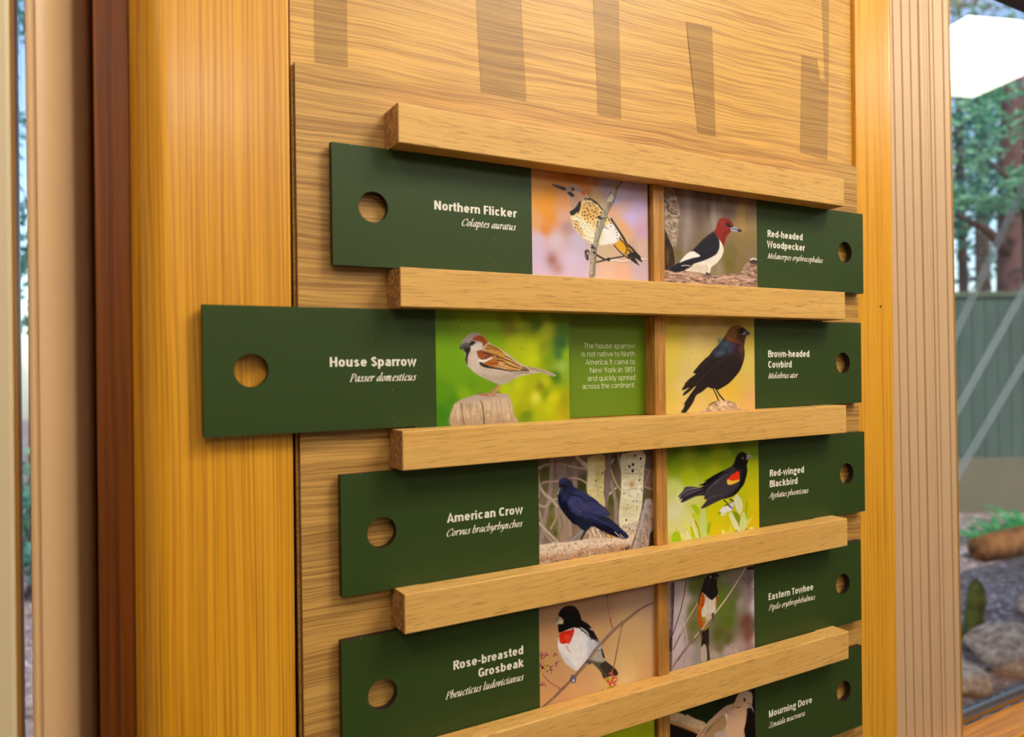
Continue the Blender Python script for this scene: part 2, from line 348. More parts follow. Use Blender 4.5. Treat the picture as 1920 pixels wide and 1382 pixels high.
# ------------------------------------------------------------------ lettering: a bold grotesque and an old-style italic, drawn with a pen
def cat(pts, n=6):
    p = [np.array(q, float) for q in pts]; out = []
    P_ = [2*p[0]-p[1]] + p + [2*p[-1]-p[-2]]
    for i in range(1, len(P_)-2):
        for t in np.linspace(0, 1, n, endpoint=False):
            a, b, c, d = P_[i-1:i+3]
            out.append(.5*((2*b) + (-a+c)*t + (2*a-5*b+4*c-d)*t*t + (-a+3*b-3*c+d)*t**3))
    return out + [p[-1]]
def ell(cx, cy, rx, ry, a0, a1, n=18, e=.88):
    o = []
    for i in range(n+1):
        a = math.radians(a0+(a1-a0)*i/n); c, s = math.cos(a), math.sin(a)
        o.append((cx+rx*math.copysign(abs(c)**e, c), cy+ry*math.copysign(abs(s)**e, s)))
    return o
def sans(ch, w, h):
    x = .735; sb = .065; BW = .60; hw = w/2
    l = sb+hw; r = sb+BW-hw; cx = (l+r)/2; rx = (r-l)/2; cy = x/2; ry = x/2-h/2; T = x-h/2; A = sb*2+BW; F = h/2
    CW = .70; R = sb+CW-hw; CA = sb*2+CW; CT = 1-h/2; CX = (l+R)/2; CRX = (R-l)/2
    V = lambda X, a, b: [(X, a), (X, b)]
    g = {
    'o': (A, [ell(cx, cy, rx, ry, 0, 360)]), 'c': (A-.05, [ell(cx, cy, rx, ry, 42, 318)]),
    'e': (A, [ell(cx, cy, rx, ry, 0, 322), [(l, cy), (r+hw*.8, cy)]]),
    'a': (A-.03, [cat([(l+.02, x-.2), (l+.08, T-.04), (cx-.02, T), (r-.06, T-.04), (r-.03, x-.24)]) + [(r-.03, 0)], cat([(r-.03, x*.58), (cx-.04, x*.55), (l, .2), (cx-.08, F), (cx+.06, F+.03), (r-.03, .19)])]),
    'n': (A, [V(l, 0, x), cat([(l, x-.24), (l+.08, T-.05), (cx+.04, T), (r-.02, T-.07), (r, x-.27)]) + [(r, 0)]]),
    'h': (A, [V(l, 0, 1), cat([(l, x-.24), (l+.08, T-.05), (cx+.04, T), (r-.02, T-.07), (r, x-.27)]) + [(r, 0)]]),
    'u': (A, [V(r, 0, x), cat([(r, .24), (r-.08, F+.05), (cx-.04, F), (l+.02, F+.07), (l, .27)]) + [(l, x)]]),
    'm': (A+.38, [V(l, 0, x)] + [cat([(q, x-.24), (q+.07, T-.05), (q+.21, T), (q+.37, T-.07), (q+.39, x-.27)]) + [(q+.39, 0)] for q in (l, l+.39)]),
    'r': (.45, [V(l, 0, x), cat([(l, x-.3), (l+.09, T-.07), (l+.21, T-.01), (l+.30, T)])]),
    'd': (A, [V(r, 0, 1), ell(cx, cy, rx, ry, 0, 360)]), 'b': (A, [V(l, 0, 1), ell(cx, cy, rx, ry, 0, 360)]),
    'p': (A, [V(l, -.27, x), ell(cx, cy, rx, ry, 0, 360)]), 'q': (A, [V(r, -.27, x), ell(cx, cy, rx, ry, 0, 360)]),
    's': (A-.06, [cat([(r-.07, x-.18), (cx+.03, T-.02), (cx-.05, T), (l+.01, x-.19), (cx-.03, cy+.01), (r-.06, .19), (cx, F), (cx-.1, F+.02), (l-.01, .17)])]),
    't': (.44, [cat([(l+.05, .95), (l+.05, .5), (l+.06, .16), (l+.13, F+.01), (l+.25, F+.01)]), [(sb-.04, T), (l+.25, T)]]),
    'l': (w+2*sb, [V(l, 0, 1)]), 'i': (w+2*sb, [V(l, 0, x), V(l, .86, 1)]), 'I': (w+2*sb, [V(l, 0, 1)]), '1': (.55, [V(.33, 0, 1), [(.10, .78), (.30, .86), (.34, .98)]]),
    'k': (A, [V(l, 0, 1), [(l, .26), (r+.02, x)], [(l+.15, .40), (r+.05, 0)]]),
    'v': (A-.04, [[(sb-.03+hw, x), (cx-.02, 0.02), (r+.02, x)]]), 'w': (.96, [[(.09, x), (.28, .02), (.48, x-.03), (.68, .02), (.87, x)]]),
    'y': (A-.04, [[(sb-.03+hw, x), (cx-.01, .04)], [(r+.02, x), (cx-.04, -.1), (l-.02, -.22)]]),
    'g': (A-.02, [ell(cx-.02, x-.24, rx-.02, .24-F, 0, 360), [(cx+.08, T-.02), (r+.1, T+.02)], cat([(l+.04, .20), (l-.01, .10), (l+.1, .04), (r-.08, .02), (r, -.09), (cx, -.22), (l-.02, -.12), (l+.06, .0)])]),
    '-': (.42, [[(.07, .36), (.35, .36)]]), '.': (w+2*sb, [V(l, 0, w)]),
    'N': (CA, [V(l, 0, 1), V(R, 0, 1), [(l, .98), (R, .02)]]), 'H': (CA, [V(l, 0, 1), V(R, 0, 1), [(l, .51), (R, .51)]]),
    'F': (.60, [V(l, 0, 1), [(l, CT), (.58, CT)], [(l, .50), (.53, .50)]]), 'E': (.63, [V(l, 0, 1), [(l, CT), (.60, CT)], [(l, .52), (.55, .52)], [(l, F), (.61, F)]]),
    'T': (.62, [V(.31, 0, 1), [(.02, CT), (.60, CT)]]), 'A': (.76, [[(.08, 0), (.38, .97), (.68, 0)], [(.18, .27), (.58, .27)]]),
    'S': (.68, [cat([(R-.12, .78), (CX+.02, CT-.01), (CX-.09, CT), (l, .76), (CX-.06, .53), (R-.1, .26), (CX-.05, F), (CX-.15, F+.02), (l-.01, .24)])]),
    'C': (.76, [ell(CX, .5, CRX, .5-F, 40, 320)]), 'G': (.80, [ell(CX, .5, CRX, .5-F, 42, 335), [(CX+.05, .44), (R, .44), (R, .08)]]),
    'R': (.72, [V(l, 0, 1), [(l, CT), (CX, CT)] + ell(CX, .74, R-CX-.03, .26-F, 90, -90, 10) + [(l, .48)], [(CX, .48), (R, 0)]]),
    'B': (.72, [V(l, 0, 1), [(l, CT), (CX-.02, CT)] + ell(CX-.02, .755, R-CX-.02, .245-F, 90, -90, 10) + [(l, .51)], [(CX, .51)] + ell(CX, .29, R-CX, .29-F, 90, -90, 10) + [(l, F)]]),
    'M': (.92, [V(l, 0, 1), V(.92-l, 0, 1), [(l, .97), (.46, .03), (.92-l, .97)]]), 'W': (1.06, [[(.08, 1), (.29, .03), (.53, .96), (.77, .03), (.98, 1)]]),
    'D': (.78, [V(l, 0, 1), [(l, CT), (CX-.03, CT)] + ell(CX-.03, .5, R-CX+.03, .5-F, 90, -90, 14) + [(l, F)]]),
    'Y': (.70, [[(.07, 1), (.35, .45), (.63, 1)], V(.35, 0, .46)]),
    '8': (.62, [ell(.31, .75, .19, .25-F, 0, 360), ell(.31, .27, .22, .27-F, 0, 360)]),
    '5': (.62, [[(.50, CT), (.16, CT), (.12, .52)], cat([(.12, .52), (.3, .60), (.52, .34), (.32, F), (.1, .12)])]),
    ' ': (.30, [])}
    return g[ch]
def ital(ch):
    g = {
    'a': (.56, [[(.43, .55), (.31, .62), (.13, .45), (.06, .17), (.15, .0), (.30, .12), (.41, .40)], [(.47, .62), (.43, .22), (.46, .01), (.58, .1)]]),
    'b': (.50, [[(.03, 1.02), (.12, 1.06), (.08, .25), (.16, .01), (.30, .03), (.44, .25), (.42, .52), (.31, .61), (.14, .42)]]),
    'c': (.43, [[(.39, .50), (.36, .59), (.27, .61), (.11, .42), (.07, .17), (.18, .0), (.30, .02), (.41, .12)]]),
    'd': (.56, [[(.43, .55), (.31, .62), (.13, .45), (.06, .17), (.15, .0), (.30, .12), (.41, .40)], [(.38, 1.02), (.48, 1.06), (.43, .22), (.46, .01), (.58, .1)]]),
    'e': (.43, [[(.08, .28), (.26, .33), (.39, .48), (.33, .61), (.20, .57), (.08, .30), (.12, .05), (.22, .0), (.40, .12)]]),
    'g': (.52, [[(.42, .56), (.30, .62), (.13, .48), (.10, .30), (.20, .20), (.34, .26), (.41, .46), (.42, .56)], [(.40, .58), (.52, .60)], [(.18, .21), (.14, .10), (.38, -.04), (.36, -.24), (.16, -.36), (-.02, -.24), (.12, -.06)]]),
    'h': (.50, [[(.03, 1.02), (.12, 1.06), (.07, 0)], [(.09, .35), (.24, .58), (.38, .57), (.43, .32), (.36, .09), (.24, .0)]]),
    'i': (.28, [[(.02, .5), (.13, .62), (.09, .14), (.14, 0), (.26, .1)]]),
    'l': (.27, [[(.03, 1.02), (.12, 1.06), (.08, .16), (.13, 0), (.25, .1)]]),
    'm': (.80, [[(.02, .5), (.13, .62), (.08, 0)], [(.11, .33), (.25, .58), (.35, .58), (.31, 0)], [(.34, .33), (.49, .58), (.60, .57), (.56, .12), (.61, 0), (.73, .1)]]),
    'n': (.56, [[(.02, .5), (.13, .62), (.08, 0)], [(.11, .33), (.26, .58), (.37, .57), (.33, .12), (.38, 0), (.50, .1)]]),
    'o': (.48, [[(.29, .61), (.13, .48), (.07, .18), (.19, .0), (.36, .14), (.42, .44), (.29, .61)]]),
    'p': (.52, [[(.0, .5), (.14, .62), (.05, -.36)], [(-.05, -.36), (.16, -.36)], [(.12, .40), (.27, .60), (.41, .55), (.41, .25), (.27, .0), (.12, .06)]]),
    'r': (.38, [[(.02, .5), (.13, .62), (.08, 0)], [(.11, .36), (.22, .58), (.33, .61), (.36, .54)]]),
    's': (.37, [[(.33, .50), (.26, .61), (.15, .55), (.17, .40), (.28, .24), (.25, .04), (.12, .0), (.03, .1)]]),
    't': (.31, [[(.17, .84), (.09, .14), (.14, 0), (.27, .1)], [(.02, .58), (.28, .60)]]),
    'u': (.58, [[(.02, .5), (.13, .62), (.08, .2), (.14, .0), (.26, .08), (.41, .40)], [(.45, .62), (.40, .15), (.45, 0), (.57, .1)]]),
    'v': (.46, [[(.02, .5), (.11, .62), (.17, .32), (.16, .0), (.33, .22), (.42, .48), (.35, .61)]]),
    'y': (.50, [[(.02, .5), (.11, .62), (.15, .2), (.24, .04), (.42, .42)], [(.46, .62), (.37, .1), (.19, -.28), (.02, -.36)]]),
    'x': (.50, [[(.02, .5), (.12, .6), (.4, .0)], [(.02, .0), (.44, .62)]]),
    'C': (.74, [[(.72, .72), (.69, .95), (.5, 1.0), (.24, .80), (.10, .40), (.22, .04), (.46, .0), (.68, .2)]]),
    'P': (.66, [[(.26, .98), (.19, .02)], [(.08, .0), (.34, .0)], [(.12, .97), (.42, 1.0), (.62, .84), (.56, .54), (.24, .46)]]),
    'M': (.98, [[(.08, .0), (.22, .98)], [(.22, .98), (.42, .04)], [(.42, .04), (.84, .98)], [(.84, .98), (.78, .02)], [(-.02, .0), (.2, .0)], [(.66, .0), (.92, .0)]]),
    'A': (.74, [[(.02, 0), (.54, 1.02)], [(.54, 1.02), (.60, 0)], [(.22, .36), (.58, .36)], [(-.06, 0), (.12, 0)], [(.48, 0), (.72, 0)]]),
    'Z': (.68, [[(.14, .80), (.18, .96), (.66, .97)], [(.66, .97), (.04, .03)], [(.04, .03), (.56, .03), (.62, .2)]]),
    ' ': (.26, [])}
    return g[ch]
def ribbon(pl, wf):
    p = [np.array(q, float) for q in pl]; n = len(p); L, R = [], []
    for i in range(n):
        a = p[max(i-1, 0)]; b = p[min(i+1, n-1)]
        d1 = p[i]-a if i else b-p[i]; d2 = b-p[i] if i < n-1 else d1
        d1 = d1/(np.hypot(*d1)+1e-9); d2 = d2/(np.hypot(*d2)+1e-9)
        d = d1+d2; ln = np.hypot(*d)
        d = d/ln if ln > .05 else d1
        m = 1/max(.45, abs(float(d@d1))); w = wf(d)*m/2; nrm = np.array((-d[1], d[0]))
        L.append(p[i]+nrm*w); R.append(p[i]-nrm*w)
    return L, R
def text_shape(s, style):
    """returns strips of (left, right) outlines in units of the capital height, and the advance width"""
    strips, X = [], 0.
    for ch in s:
        if style == 'italic':
            adv, st = ital(ch); T, hr = .145, .055; na = math.radians(14)
            wf = lambda d: max(hr, T*abs(math.sin(math.atan2(d[1], d[0]) - na)))
            st = [cat(q, 6) if len(q) > 2 else q for q in st]
            fin = lambda q: np.array((q[0] + .27*q[1] + X, q[1]*(1.08 if q[1] < .7 else 1) if ch.islower() else q[1]))
            if ch == 'i': st = st + [ell(.155, .86, .035, .035, 0, 360, 8)]
            if ch == 'r': st = st + [ell(.335, .555, .03, .03, 0, 360, 8)]
        else:
            w, h = (.208, .165) if style == 'bold' else (.092, .082)
            adv, st = sans(ch, w, h); wf = lambda d, w=w, h=h: math.hypot(w*d[1], h*d[0])
            fin = lambda q: np.array((q[0] + X, q[1]))
        for q in st:
            L, R = ribbon(q, wf); strips.append(([fin(a) for a in L], [fin(a) for a in R]))
        X += adv + (.055 if style == 'italic' else 0)
    return strips, X
def lettering(name, lines, y, parent, style, mat=None):
    """lines: (text, x left, x right, z of the baseline, capital height), in the parent's own space"""
    bm = bmesh.new()
    for s, x0, x1, z, cap in lines:
        strips, wd = text_shape(s, style)
        sx = (x1-x0)/(wd - (.13 if style != 'italic' else .0))
        off = .065 if style != 'italic' else 0
        for q, (L, R) in enumerate(strips):
            yq = y - .000012*(q % 5)
            lv = [bm.verts.new((x0+(a[0]-off)*sx, yq, z+a[1]*cap)) for a in L]; rv = [bm.verts.new((x0+(a[0]-off)*sx, yq, z+a[1]*cap)) for a in R]
            for i in range(len(lv)-1):
                bm.faces.new((lv[i], rv[i], rv[i+1], lv[i+1]))
    bmesh.ops.recalc_face_normals(bm, faces=bm.faces)
    for f in bm.faces:
        if f.normal.y > 0: f.normal_flip()
    return from_bm(name, bm, mat or M_TEXT, parent=parent)

# ------------------------------------------------------------------ printed pictures, painted on a fine grid of ink dots
ART={
'flicker':'''G 1905,478,c8895e 2098,492,c87f45 2277,513,b06a28 2399,485,c06f2c 2046,265,d98f35 1996,178,de9430 2043,60,dd9038 1993,-51,d88a40 2213,240,d59560 2191,72,d2a088 2240,-6,b8958e 1915,-154,cdb8d0 2089,-142,d0bcc8 2339,-124,c2b4cc 1903,-318,c8b6d4 1939,-437,c9b5cf 2285,-336,cbbbd6 2385,-415,c8b4d0 2649,-188,c9b090 2699,-399,d8b8a0 2860,-417,dcae90 3082,-379,c4acb8 3122,20,c8a0b8 2978,140,c6aedc 2870,217,d0aea8 2761,164,d6a485 2878,36,dca874 2921,-39,d8aa80 3092,282,c5aed6 2817,325,b9aacb 2658,429,a898b8 2561,317,c8aa7a 2448,364,c97c35 2553,460,b88458 3038,426,b39cb5 3151,420,b698a0 2974,-149,c0a090 3142,-138,d0b0a0 1888,6,dba070 1893,290,d59a48
B 2057,-325,69,74,90502f,0.75
B 2115,-404,69,66,a06a4c,0.6
B 1968,176,107,139,e2962a,0.5
B 2229,-16,60,50,a98a8c,0.5
S eadfd0 - 14.7 8.8 2733,-282 2786,-286 2873,-293 2972,-276 3186,-252
S 8a6a58 - 3.9 2.9 2765,-295 2873,-303 2983,-285 3186,-261
S 3a2e2c - 21.1 13.4 2569,-252 2616,-271 2668,-289 2711,-282 2765,-270 2874,-247 2896,-239
S 3a2e2c - 15.2 17.1 2563,-319 2626,-304 2701,-279
D 332828 2706,-285,19.2
D 4a4246 2455,-236,31.7 2451,-264,24.3 2457,-291,18.7
D a59a92 2464,-242,14.0
D 6a6062 2439,-264,9.3
P e6c98e noise=0.06 2248,252 2263,203 2270,154 2266,104 2281,55 2305,7 2350,-40 2410,-94 2482,-131 2534,-148 2597,-144 2649,-149 2713,-136 2772,-128 2822,-98 2849,-53 2834,-2 2797,55 2749,103 2691,132 2633,187 2592,226 2540,264 2478,287 2437,304 2396,334 2314,292
P ece5c4 soft=24.2 2291,81 2352,95 2433,51 2536,-8 2555,-134 2482,-131 2410,-94 2350,-40 2305,7
P d9a04a soft=20.3;alpha=0.75 2291,48 2351,53 2391,-20 2431,-84 2390,-74 2340,-32
P dca656 soft=28.1;alpha=0.8 2394,199 2498,226 2601,184 2600,116 2495,73 2403,116
P eae6e2 soft=9.6 2636,0 2706,57 2797,47 2834,-11 2846,-53 2816,-94 2767,-124 2713,-133 2649,-145 2602,-139
P dedcb0 soft=22.8;alpha=0.7 2598,-20 2651,-16 2661,-101 2597,-131
P c69a80 - 2210,335 2235,367 2286,387 2336,390 2387,366 2437,329 2478,296 2437,279 2395,233 2354,195 2312,158 2272,154 2263,203 2248,252 2224,299
P a58c80 soft=4.6 2210,339 2235,367 2286,387 2341,388 2397,359 2419,339 2366,337 2315,337 2255,332
P a9948e soft=3.7 2356,384 2397,359 2419,339 2386,339
P d5a78d soft=7.4;alpha=0.8 2275,321 2356,336 2406,318 2437,287 2385,265 2325,293
P b08a7a soft=11;alpha=0.5 2259,261 2334,277 2385,265 2333,193 2277,167
P d8503a soft=2.8 2396,342 2425,335 2445,309 2422,311 2396,327
S efe6da - 6.5 3.7 2445,312 2466,297 2488,284
P 2a2224 soft=1.8 2234,315 2265,324 2295,313 2321,291 2294,275 2272,278 2252,294
S b07a60 - 4.6 2.8 2321,291 2365,290 2401,299
P 33272a - 2059,365 2082,372 2141,370 2205,360 2227,341 2210,327 2165,333 2106,349
S 8a7068 - 4.5 2.7 2082,369 2141,367 2195,358
D 6a5046 2298,350,18.4
D 1c1416 2298,350,12.8
D c9b8a8 2293,355,2.8
P 231d24 - 2262,141 2292,156 2333,189 2364,234 2387,247 2393,216 2379,164 2363,129 2353,137 2317,112 2281,99 2264,116
S 3a302c - 13.2 15.1 2488,282 2571,250 2638,188
S 3d322c - 25.2 29.1 2744,107 2797,47 2845,-10 2887,-59 2920,-109
S 6a5648 - 4.8 4.8 2760,87 2813,31 2866,-43
D 2a211f 2436,270,8.4 2452,279,8.4 2469,272,9.3 2488,270,8.4 2498,279,7.5 2514,270,9.4 2535,259,9.4 2550,248,8.5 2566,241,8.5 2444,259,5.6 2478,281,5.6 2524,245,5.6
D 2a1f1a 2427,213,7.4 2451,234,6.5 2480,231,7.5 2497,213,8.4 2521,232,6.6 2544,220,7.5 2458,182,9.3 2423,185,5.6 2473,163,9.3 2518,170,8.5 2562,195,7.5 2580,182,6.6 2435,148,9.3 2406,141,7.4 2540,152,8.5 2559,165,8.5 2575,145,7.6 2617,160,8.5 2486,132,8.4 2462,117,8.4 2434,114,9.3 2405,114,7.4 2504,110,8.4 2530,120,7.5 2467,89,7.5 2434,81,7.4 2525,86,7.5 2556,104,6.6 2596,201,5.7 2498,243,5.6
D 3a2c22 2337,96,4.6 2357,88,5.5 2377,80,5.6 2352,124,5.5 2288,56,4.6 2306,49,5.5 2331,54,7.4 2351,50,6.5 2372,46,4.6 2392,56,4.6 2326,21,6.4 2348,17,6.5 2382,30,4.6 2412,37,4.6 2402,19,4.6 2457,49,5.6 2469,63,5.6 2495,52,5.6 2542,64,4.7 2545,45,5.7 2325,-8,7.4 2345,-15,4.6 2388,-10,7.4 2412,-18,4.6 2365,-38,4.6 2380,-62,5.6 2433,17,3.7 2448,23,3.7 2474,12,3.7 2494,-3,4.7 2431,-80,3.7 2457,-78,4.7 2483,-93,4.7 2514,-95,4.7 2441,-117,5.6 2472,-123,5.6 2498,-130,4.7 2432,-8,4.7 2401,-36,5.6 2390,-83,4.6 2526,25,4.7 2453,-32,3.7 2483,-46,3.7 2515,-27,3.8 2416,-60,3.7 2360,-22,4.6 2311,28,3.7
D 2a2220 2696,116,7.7 2719,92,9.6 2738,68,7.7 2712,109,7.7 2754,86,7.7 2685,89,6.7 2737,38,6.7 2791,12,5.8 2807,-17,6.8 2812,-43,6.8 2816,-77,6.8 2847,-66,7.8 2794,-131,5.8 2827,-128,5.8 2854,-92,5.8 2865,-113,5.8
S 2e2622 - 9.6 3.8 2652,22 2684,16 2713,10
S 2e2622 - 6.7 2.9 2663,40 2689,29
P d9a01c soft=2 2772,-141 2810,-129 2854,-79 2876,-103 2919,-118 2974,-144 3018,-190 2952,-176 2945,-238 2907,-223 2853,-192
P 5a4226 - 2919,-122 2974,-149 3029,-198 2973,-206 2930,-169
S d09a20 - 11.8 7.9 2930,-156 2974,-171 3001,-195
S 2c2320 - 11.7 13.6 2772,-143 2842,-201 2907,-240 2972,-267
S 2c2320 - 11.7 13.7 2844,-75 2898,-115 2930,-165 2913,-218
S 2c2320 - 13.8 17.8 2920,-113 2985,-148 3062,-213 3096,-238
P 2a2224 sharp=1 2929,-230 2973,-201 3029,-193 3073,-217 3107,-255 3129,-295 3078,-274 3034,-254 3061,-292 3094,-328 3027,-303 2961,-268
D 8a7a30 2931,-223,8.8 2975,-258,6.9
S 55484a - 3.0 3.0 2973,-219 3045,-276
P 968c78 noise=0.28;nx=1;ny=2.2 2825,520 2786,443 2742,369 2688,295 2655,206 2611,134 2584,72 2556,-24 2529,-128 2502,-197 2490,-282 2484,-367 2475,-469 2537,-471 2551,-364 2563,-278 2570,-193 2586,-132 2630,-18 2658,53 2685,123 2713,195 2773,278 2790,331 2818,394 2862,460 2905,521
S 5a4e44 soft=6.7;alpha=0.75 13.4 11.4 2874,478 2818,390 2775,278 2702,159 2652,44 2625,-18 2581,-132 2562,-202 2552,-296 2538,-449
S cfc5b0 soft=7.6;alpha=0.75 11.4 7.6 2803,445 2758,362 2704,288 2665,190 2632,119 2594,30 2556,-75 2528,-161 2513,-281 2498,-443
P ded6c8 soft=7.7 2704,305 2737,347 2774,338 2768,294 2730,273 2703,271
S 2e2825 - 13.3 9.5 2574,105 2600,116 2632,106 2674,105
D 3a3230 2600,112,17.1 2621,97,9.5 2528,-183,15.0 2513,-163,11.3 2533,-229,13.2 2553,-236,9.4 2507,-184,9.4 2773,278,7.7 2742,365,8.6 2715,332,5.7 2579,63,9.5 2568,28,6.6
S 3a3230 - 7.5 7.5 2513,-175 2538,-195 2565,-180
D 4a4038 2546,-50,4.7 2561,-74,4.7 2540,-93,5.6 2566,-108,3.8 2536,-123,4.7 2556,-41,3.8 2516,-289,4.7 2533,-305,3.8 2505,-332,4.7 2526,-348,4.7 2515,-379,5.6 2501,-405,4.7 2530,-407,4.7 2511,-438,4.7 2524,-450,4.7 2621,67,5.7 2637,85,4.8 2599,14,4.7 2659,164,4.8 2676,191,4.8 2588,-21,3.8 2493,-443,4.7 2536,-331,4.7 2501,-367,3.8
D 3a2c2a 3028,458,5.9 2995,476,3.9 3176,76,4.0''',
'woodpecker':'''G 163,432,6f5c58 356,451,7d6a66 521,427,6a5752 713,463,6d5850 1002,475,6e5c55 1302,461,7a6358 353,206,8c7a72 350,42,8c7a70 517,178,735f52 262,-87,7a6a58 515,13,7c6852 264,76,806e60 597,268,77645a 732,238,9a877c 707,111,8b7a6c 941,316,78665c 1142,300,a98a55 1140,179,a5854f 1235,66,8f7548 1113,-29,8a7548 1299,244,96805f 993,-122,77683c 932,-253,70642f 1111,-201,7f6d45 1294,-60,877050 792,-303,8c7d60 1292,-190,8a7258 205,-253,776a52 206,-196,75673a
B 358,231,42,270,a08e86,0.7
B 321,-67,37,163,a09088,0.55
B 726,238,30,168,ad9b90,0.6
B 873,445,21,102,8c7a76,0.6
B 643,356,25,167,5c4a44,0.6
B 1209,323,29,190,8a6f4a,0.5
B 1142,291,60,120,b0905a,0.6
B 792,-312,30,59,a09078,0.6
B 520,344,22,248,685650,0.5
P a18c7a noise=0.38;nx=1.6;ny=0.9 48,492 142,494 173,441 215,372 241,293 250,213 227,105 215,7 197,-91 170,-158 144,-95 113,-16 82,21 49,59
P 6a5648 soft=12.9;alpha=0.6 48,496 142,498 173,433 183,401 109,386 51,356
S 3a2c24 - 12.9 9.2 51,344 87,311 94,256 138,226 218,225
B 161,351,23,21,8a5a30,0.8
D 3a281c 177,343,9.3
S c8b8a8 soft=3.7 9.2 3.7 62,28 113,-49 144,-119
S 4a3c32 - 5.6 3.7 168,101 199,38 166,-29
S 5a4a3e - 5.6 3.7 127,162 169,133 211,120
P 3a291c noise=0.4;nx=0.8;ny=2 49,59 87,-10 128,-88 162,-175 168,-287 109,-327 45,-354
B 79,-220,21,64,7a5528,0.6
P a68675 noise=0.42;nx=2.6;ny=0.8 45,-360 151,-361 344,-351 475,-369 598,-380 757,-381 931,-357 1085,-339 1121,-320 1182,-231 1243,-210 1291,-242 1359,-230 1364,-482 43,-487
S 4a3228 - 9.5 5.7 387,-427 463,-444 552,-447
S 4a3228 - 8.0 6.0 896,-367 989,-359 1096,-349
S 523a30 - 9.2 6.1 1107,-454 1227,-440 1362,-447
S 54392e - 6.8 4.9 552,-469 710,-475 825,-453
S 54392e - 6.5 4.7 108,-404 203,-407 310,-422
S 5a4034 - 7.2 5.1 1205,-351 1289,-364 1357,-352
S 5a4034 - 6.0 5.0 930,-415 1024,-402 1107,-411
S cbb0a2 soft=4.7 11.2 7.5 108,-388 257,-384 398,-402
S cbb0a2 soft=4.9 9.9 7.9 642,-428 825,-407 989,-382
S cdb5aa soft=5.1 10.2 6.1 1108,-398 1204,-402 1338,-392
S c0a090 soft=4.7 9.4 5.6 203,-448 343,-454
P 4a3a34 soft=4.1 1241,-193 1293,-164 1360,-164 1362,-225 1267,-222
S d8d0c8 soft=3.1 18.6 16.5 1262,-183 1305,-169 1357,-174
B 1328,-245,25,14,9a5a34,0.8
D 2a1e1a 1280,-204,10.3
P 1e1c24 - 98,-348 173,-299 259,-266 511,-190 556,-200 422,-273 394,-312 312,-345 236,-369 177,-372 108,-359
P e8dfd0 noise=0.05 803,0 831,-31 859,-80 853,-131 817,-192 747,-255 678,-297 657,-352 598,-367 509,-359 421,-356 344,-351 312,-345 394,-312 455,-263 600,-213 737,-164 784,-102
P cbbca6 soft=21.1;alpha=0.6 444,-280 599,-280 643,-353 598,-367 421,-356 344,-350
S a8988c - 3.8 2.9 466,-287 498,-327 520,-355
S a8988c - 3.8 2.9 510,-285 543,-333
S b5a598 - 3.9 2.9 600,-263 621,-320 610,-354
P 232129 - 712,82 649,48 559,-13 480,-80 430,-125 424,-146 468,-155 523,-189 401,-221 259,-266 173,-299 103,-335 108,-359 183,-343 367,-289 510,-252 646,-207 749,-154 796,-93 802,-33 780,16 752,56
S 37323c soft=2.9 7.7 4.8 695,60 581,-15 491,-88
S 37323c soft=3.9 7.8 5.8 762,-19 693,-91 579,-148
S 3a343c - 4.7 3.8 511,-202 400,-233 269,-282
S 2a4a44 soft=3.9;alpha=0.8 9.8 5.9 794,-42 784,-85 749,-129
S 37323c - 4.8 2.9 660,7 603,-64 557,-108
P ece6dd - 237,-271 281,-224 347,-171 418,-142 468,-159 520,-189 401,-217 291,-252
D 1f1c22 424,-135,11.4 452,-122,8.6 402,-145,5.7
P 8c2a1e noise=0.1 712,82 753,123 771,175 800,215 847,237 916,237 975,213 1009,169 997,142 961,97 914,51 884,-2 865,-75 848,-47 814,-7 786,16 752,56
P 7a1c16 soft=15.9;alpha=0.7 879,48 949,96 997,134 950,138 868,90 832,36 854,-38 878,-11
P a23c28 soft=17.8;alpha=0.6 800,206 858,232 928,228 881,184 811,153
P 2a1616 soft=3 895,189 928,196 965,171 1012,160 997,140 962,139 936,152 901,164
D 0e0a0c 918,174,11.9
D 8a7a78 923,178,3.0
P 9c9ba8 sharp=1 959,141 1015,161 1074,148 1130,129 1115,109 1056,107 973,110
S 2b2a30 - 8.1 9.1 985,131 1068,127 1130,116
P 2b2a30 soft=4 1056,152 1130,130 1115,109 1068,108 1086,130
S d0d0da - 7.0 4.0 985,122 1044,117
S 555055 - 13.6 9.7 604,-363 665,-385 745,-416
S 4a464a - 11.7 7.8 643,-361 688,-392 756,-402
D 3a3638 615,-367,15.5 643,-368,11.6
S 8a8688 - 4.9 3.9 643,-378 711,-404
S c8c4c4 - 8.5 5.7 267,-303 323,-295 383,-295''',
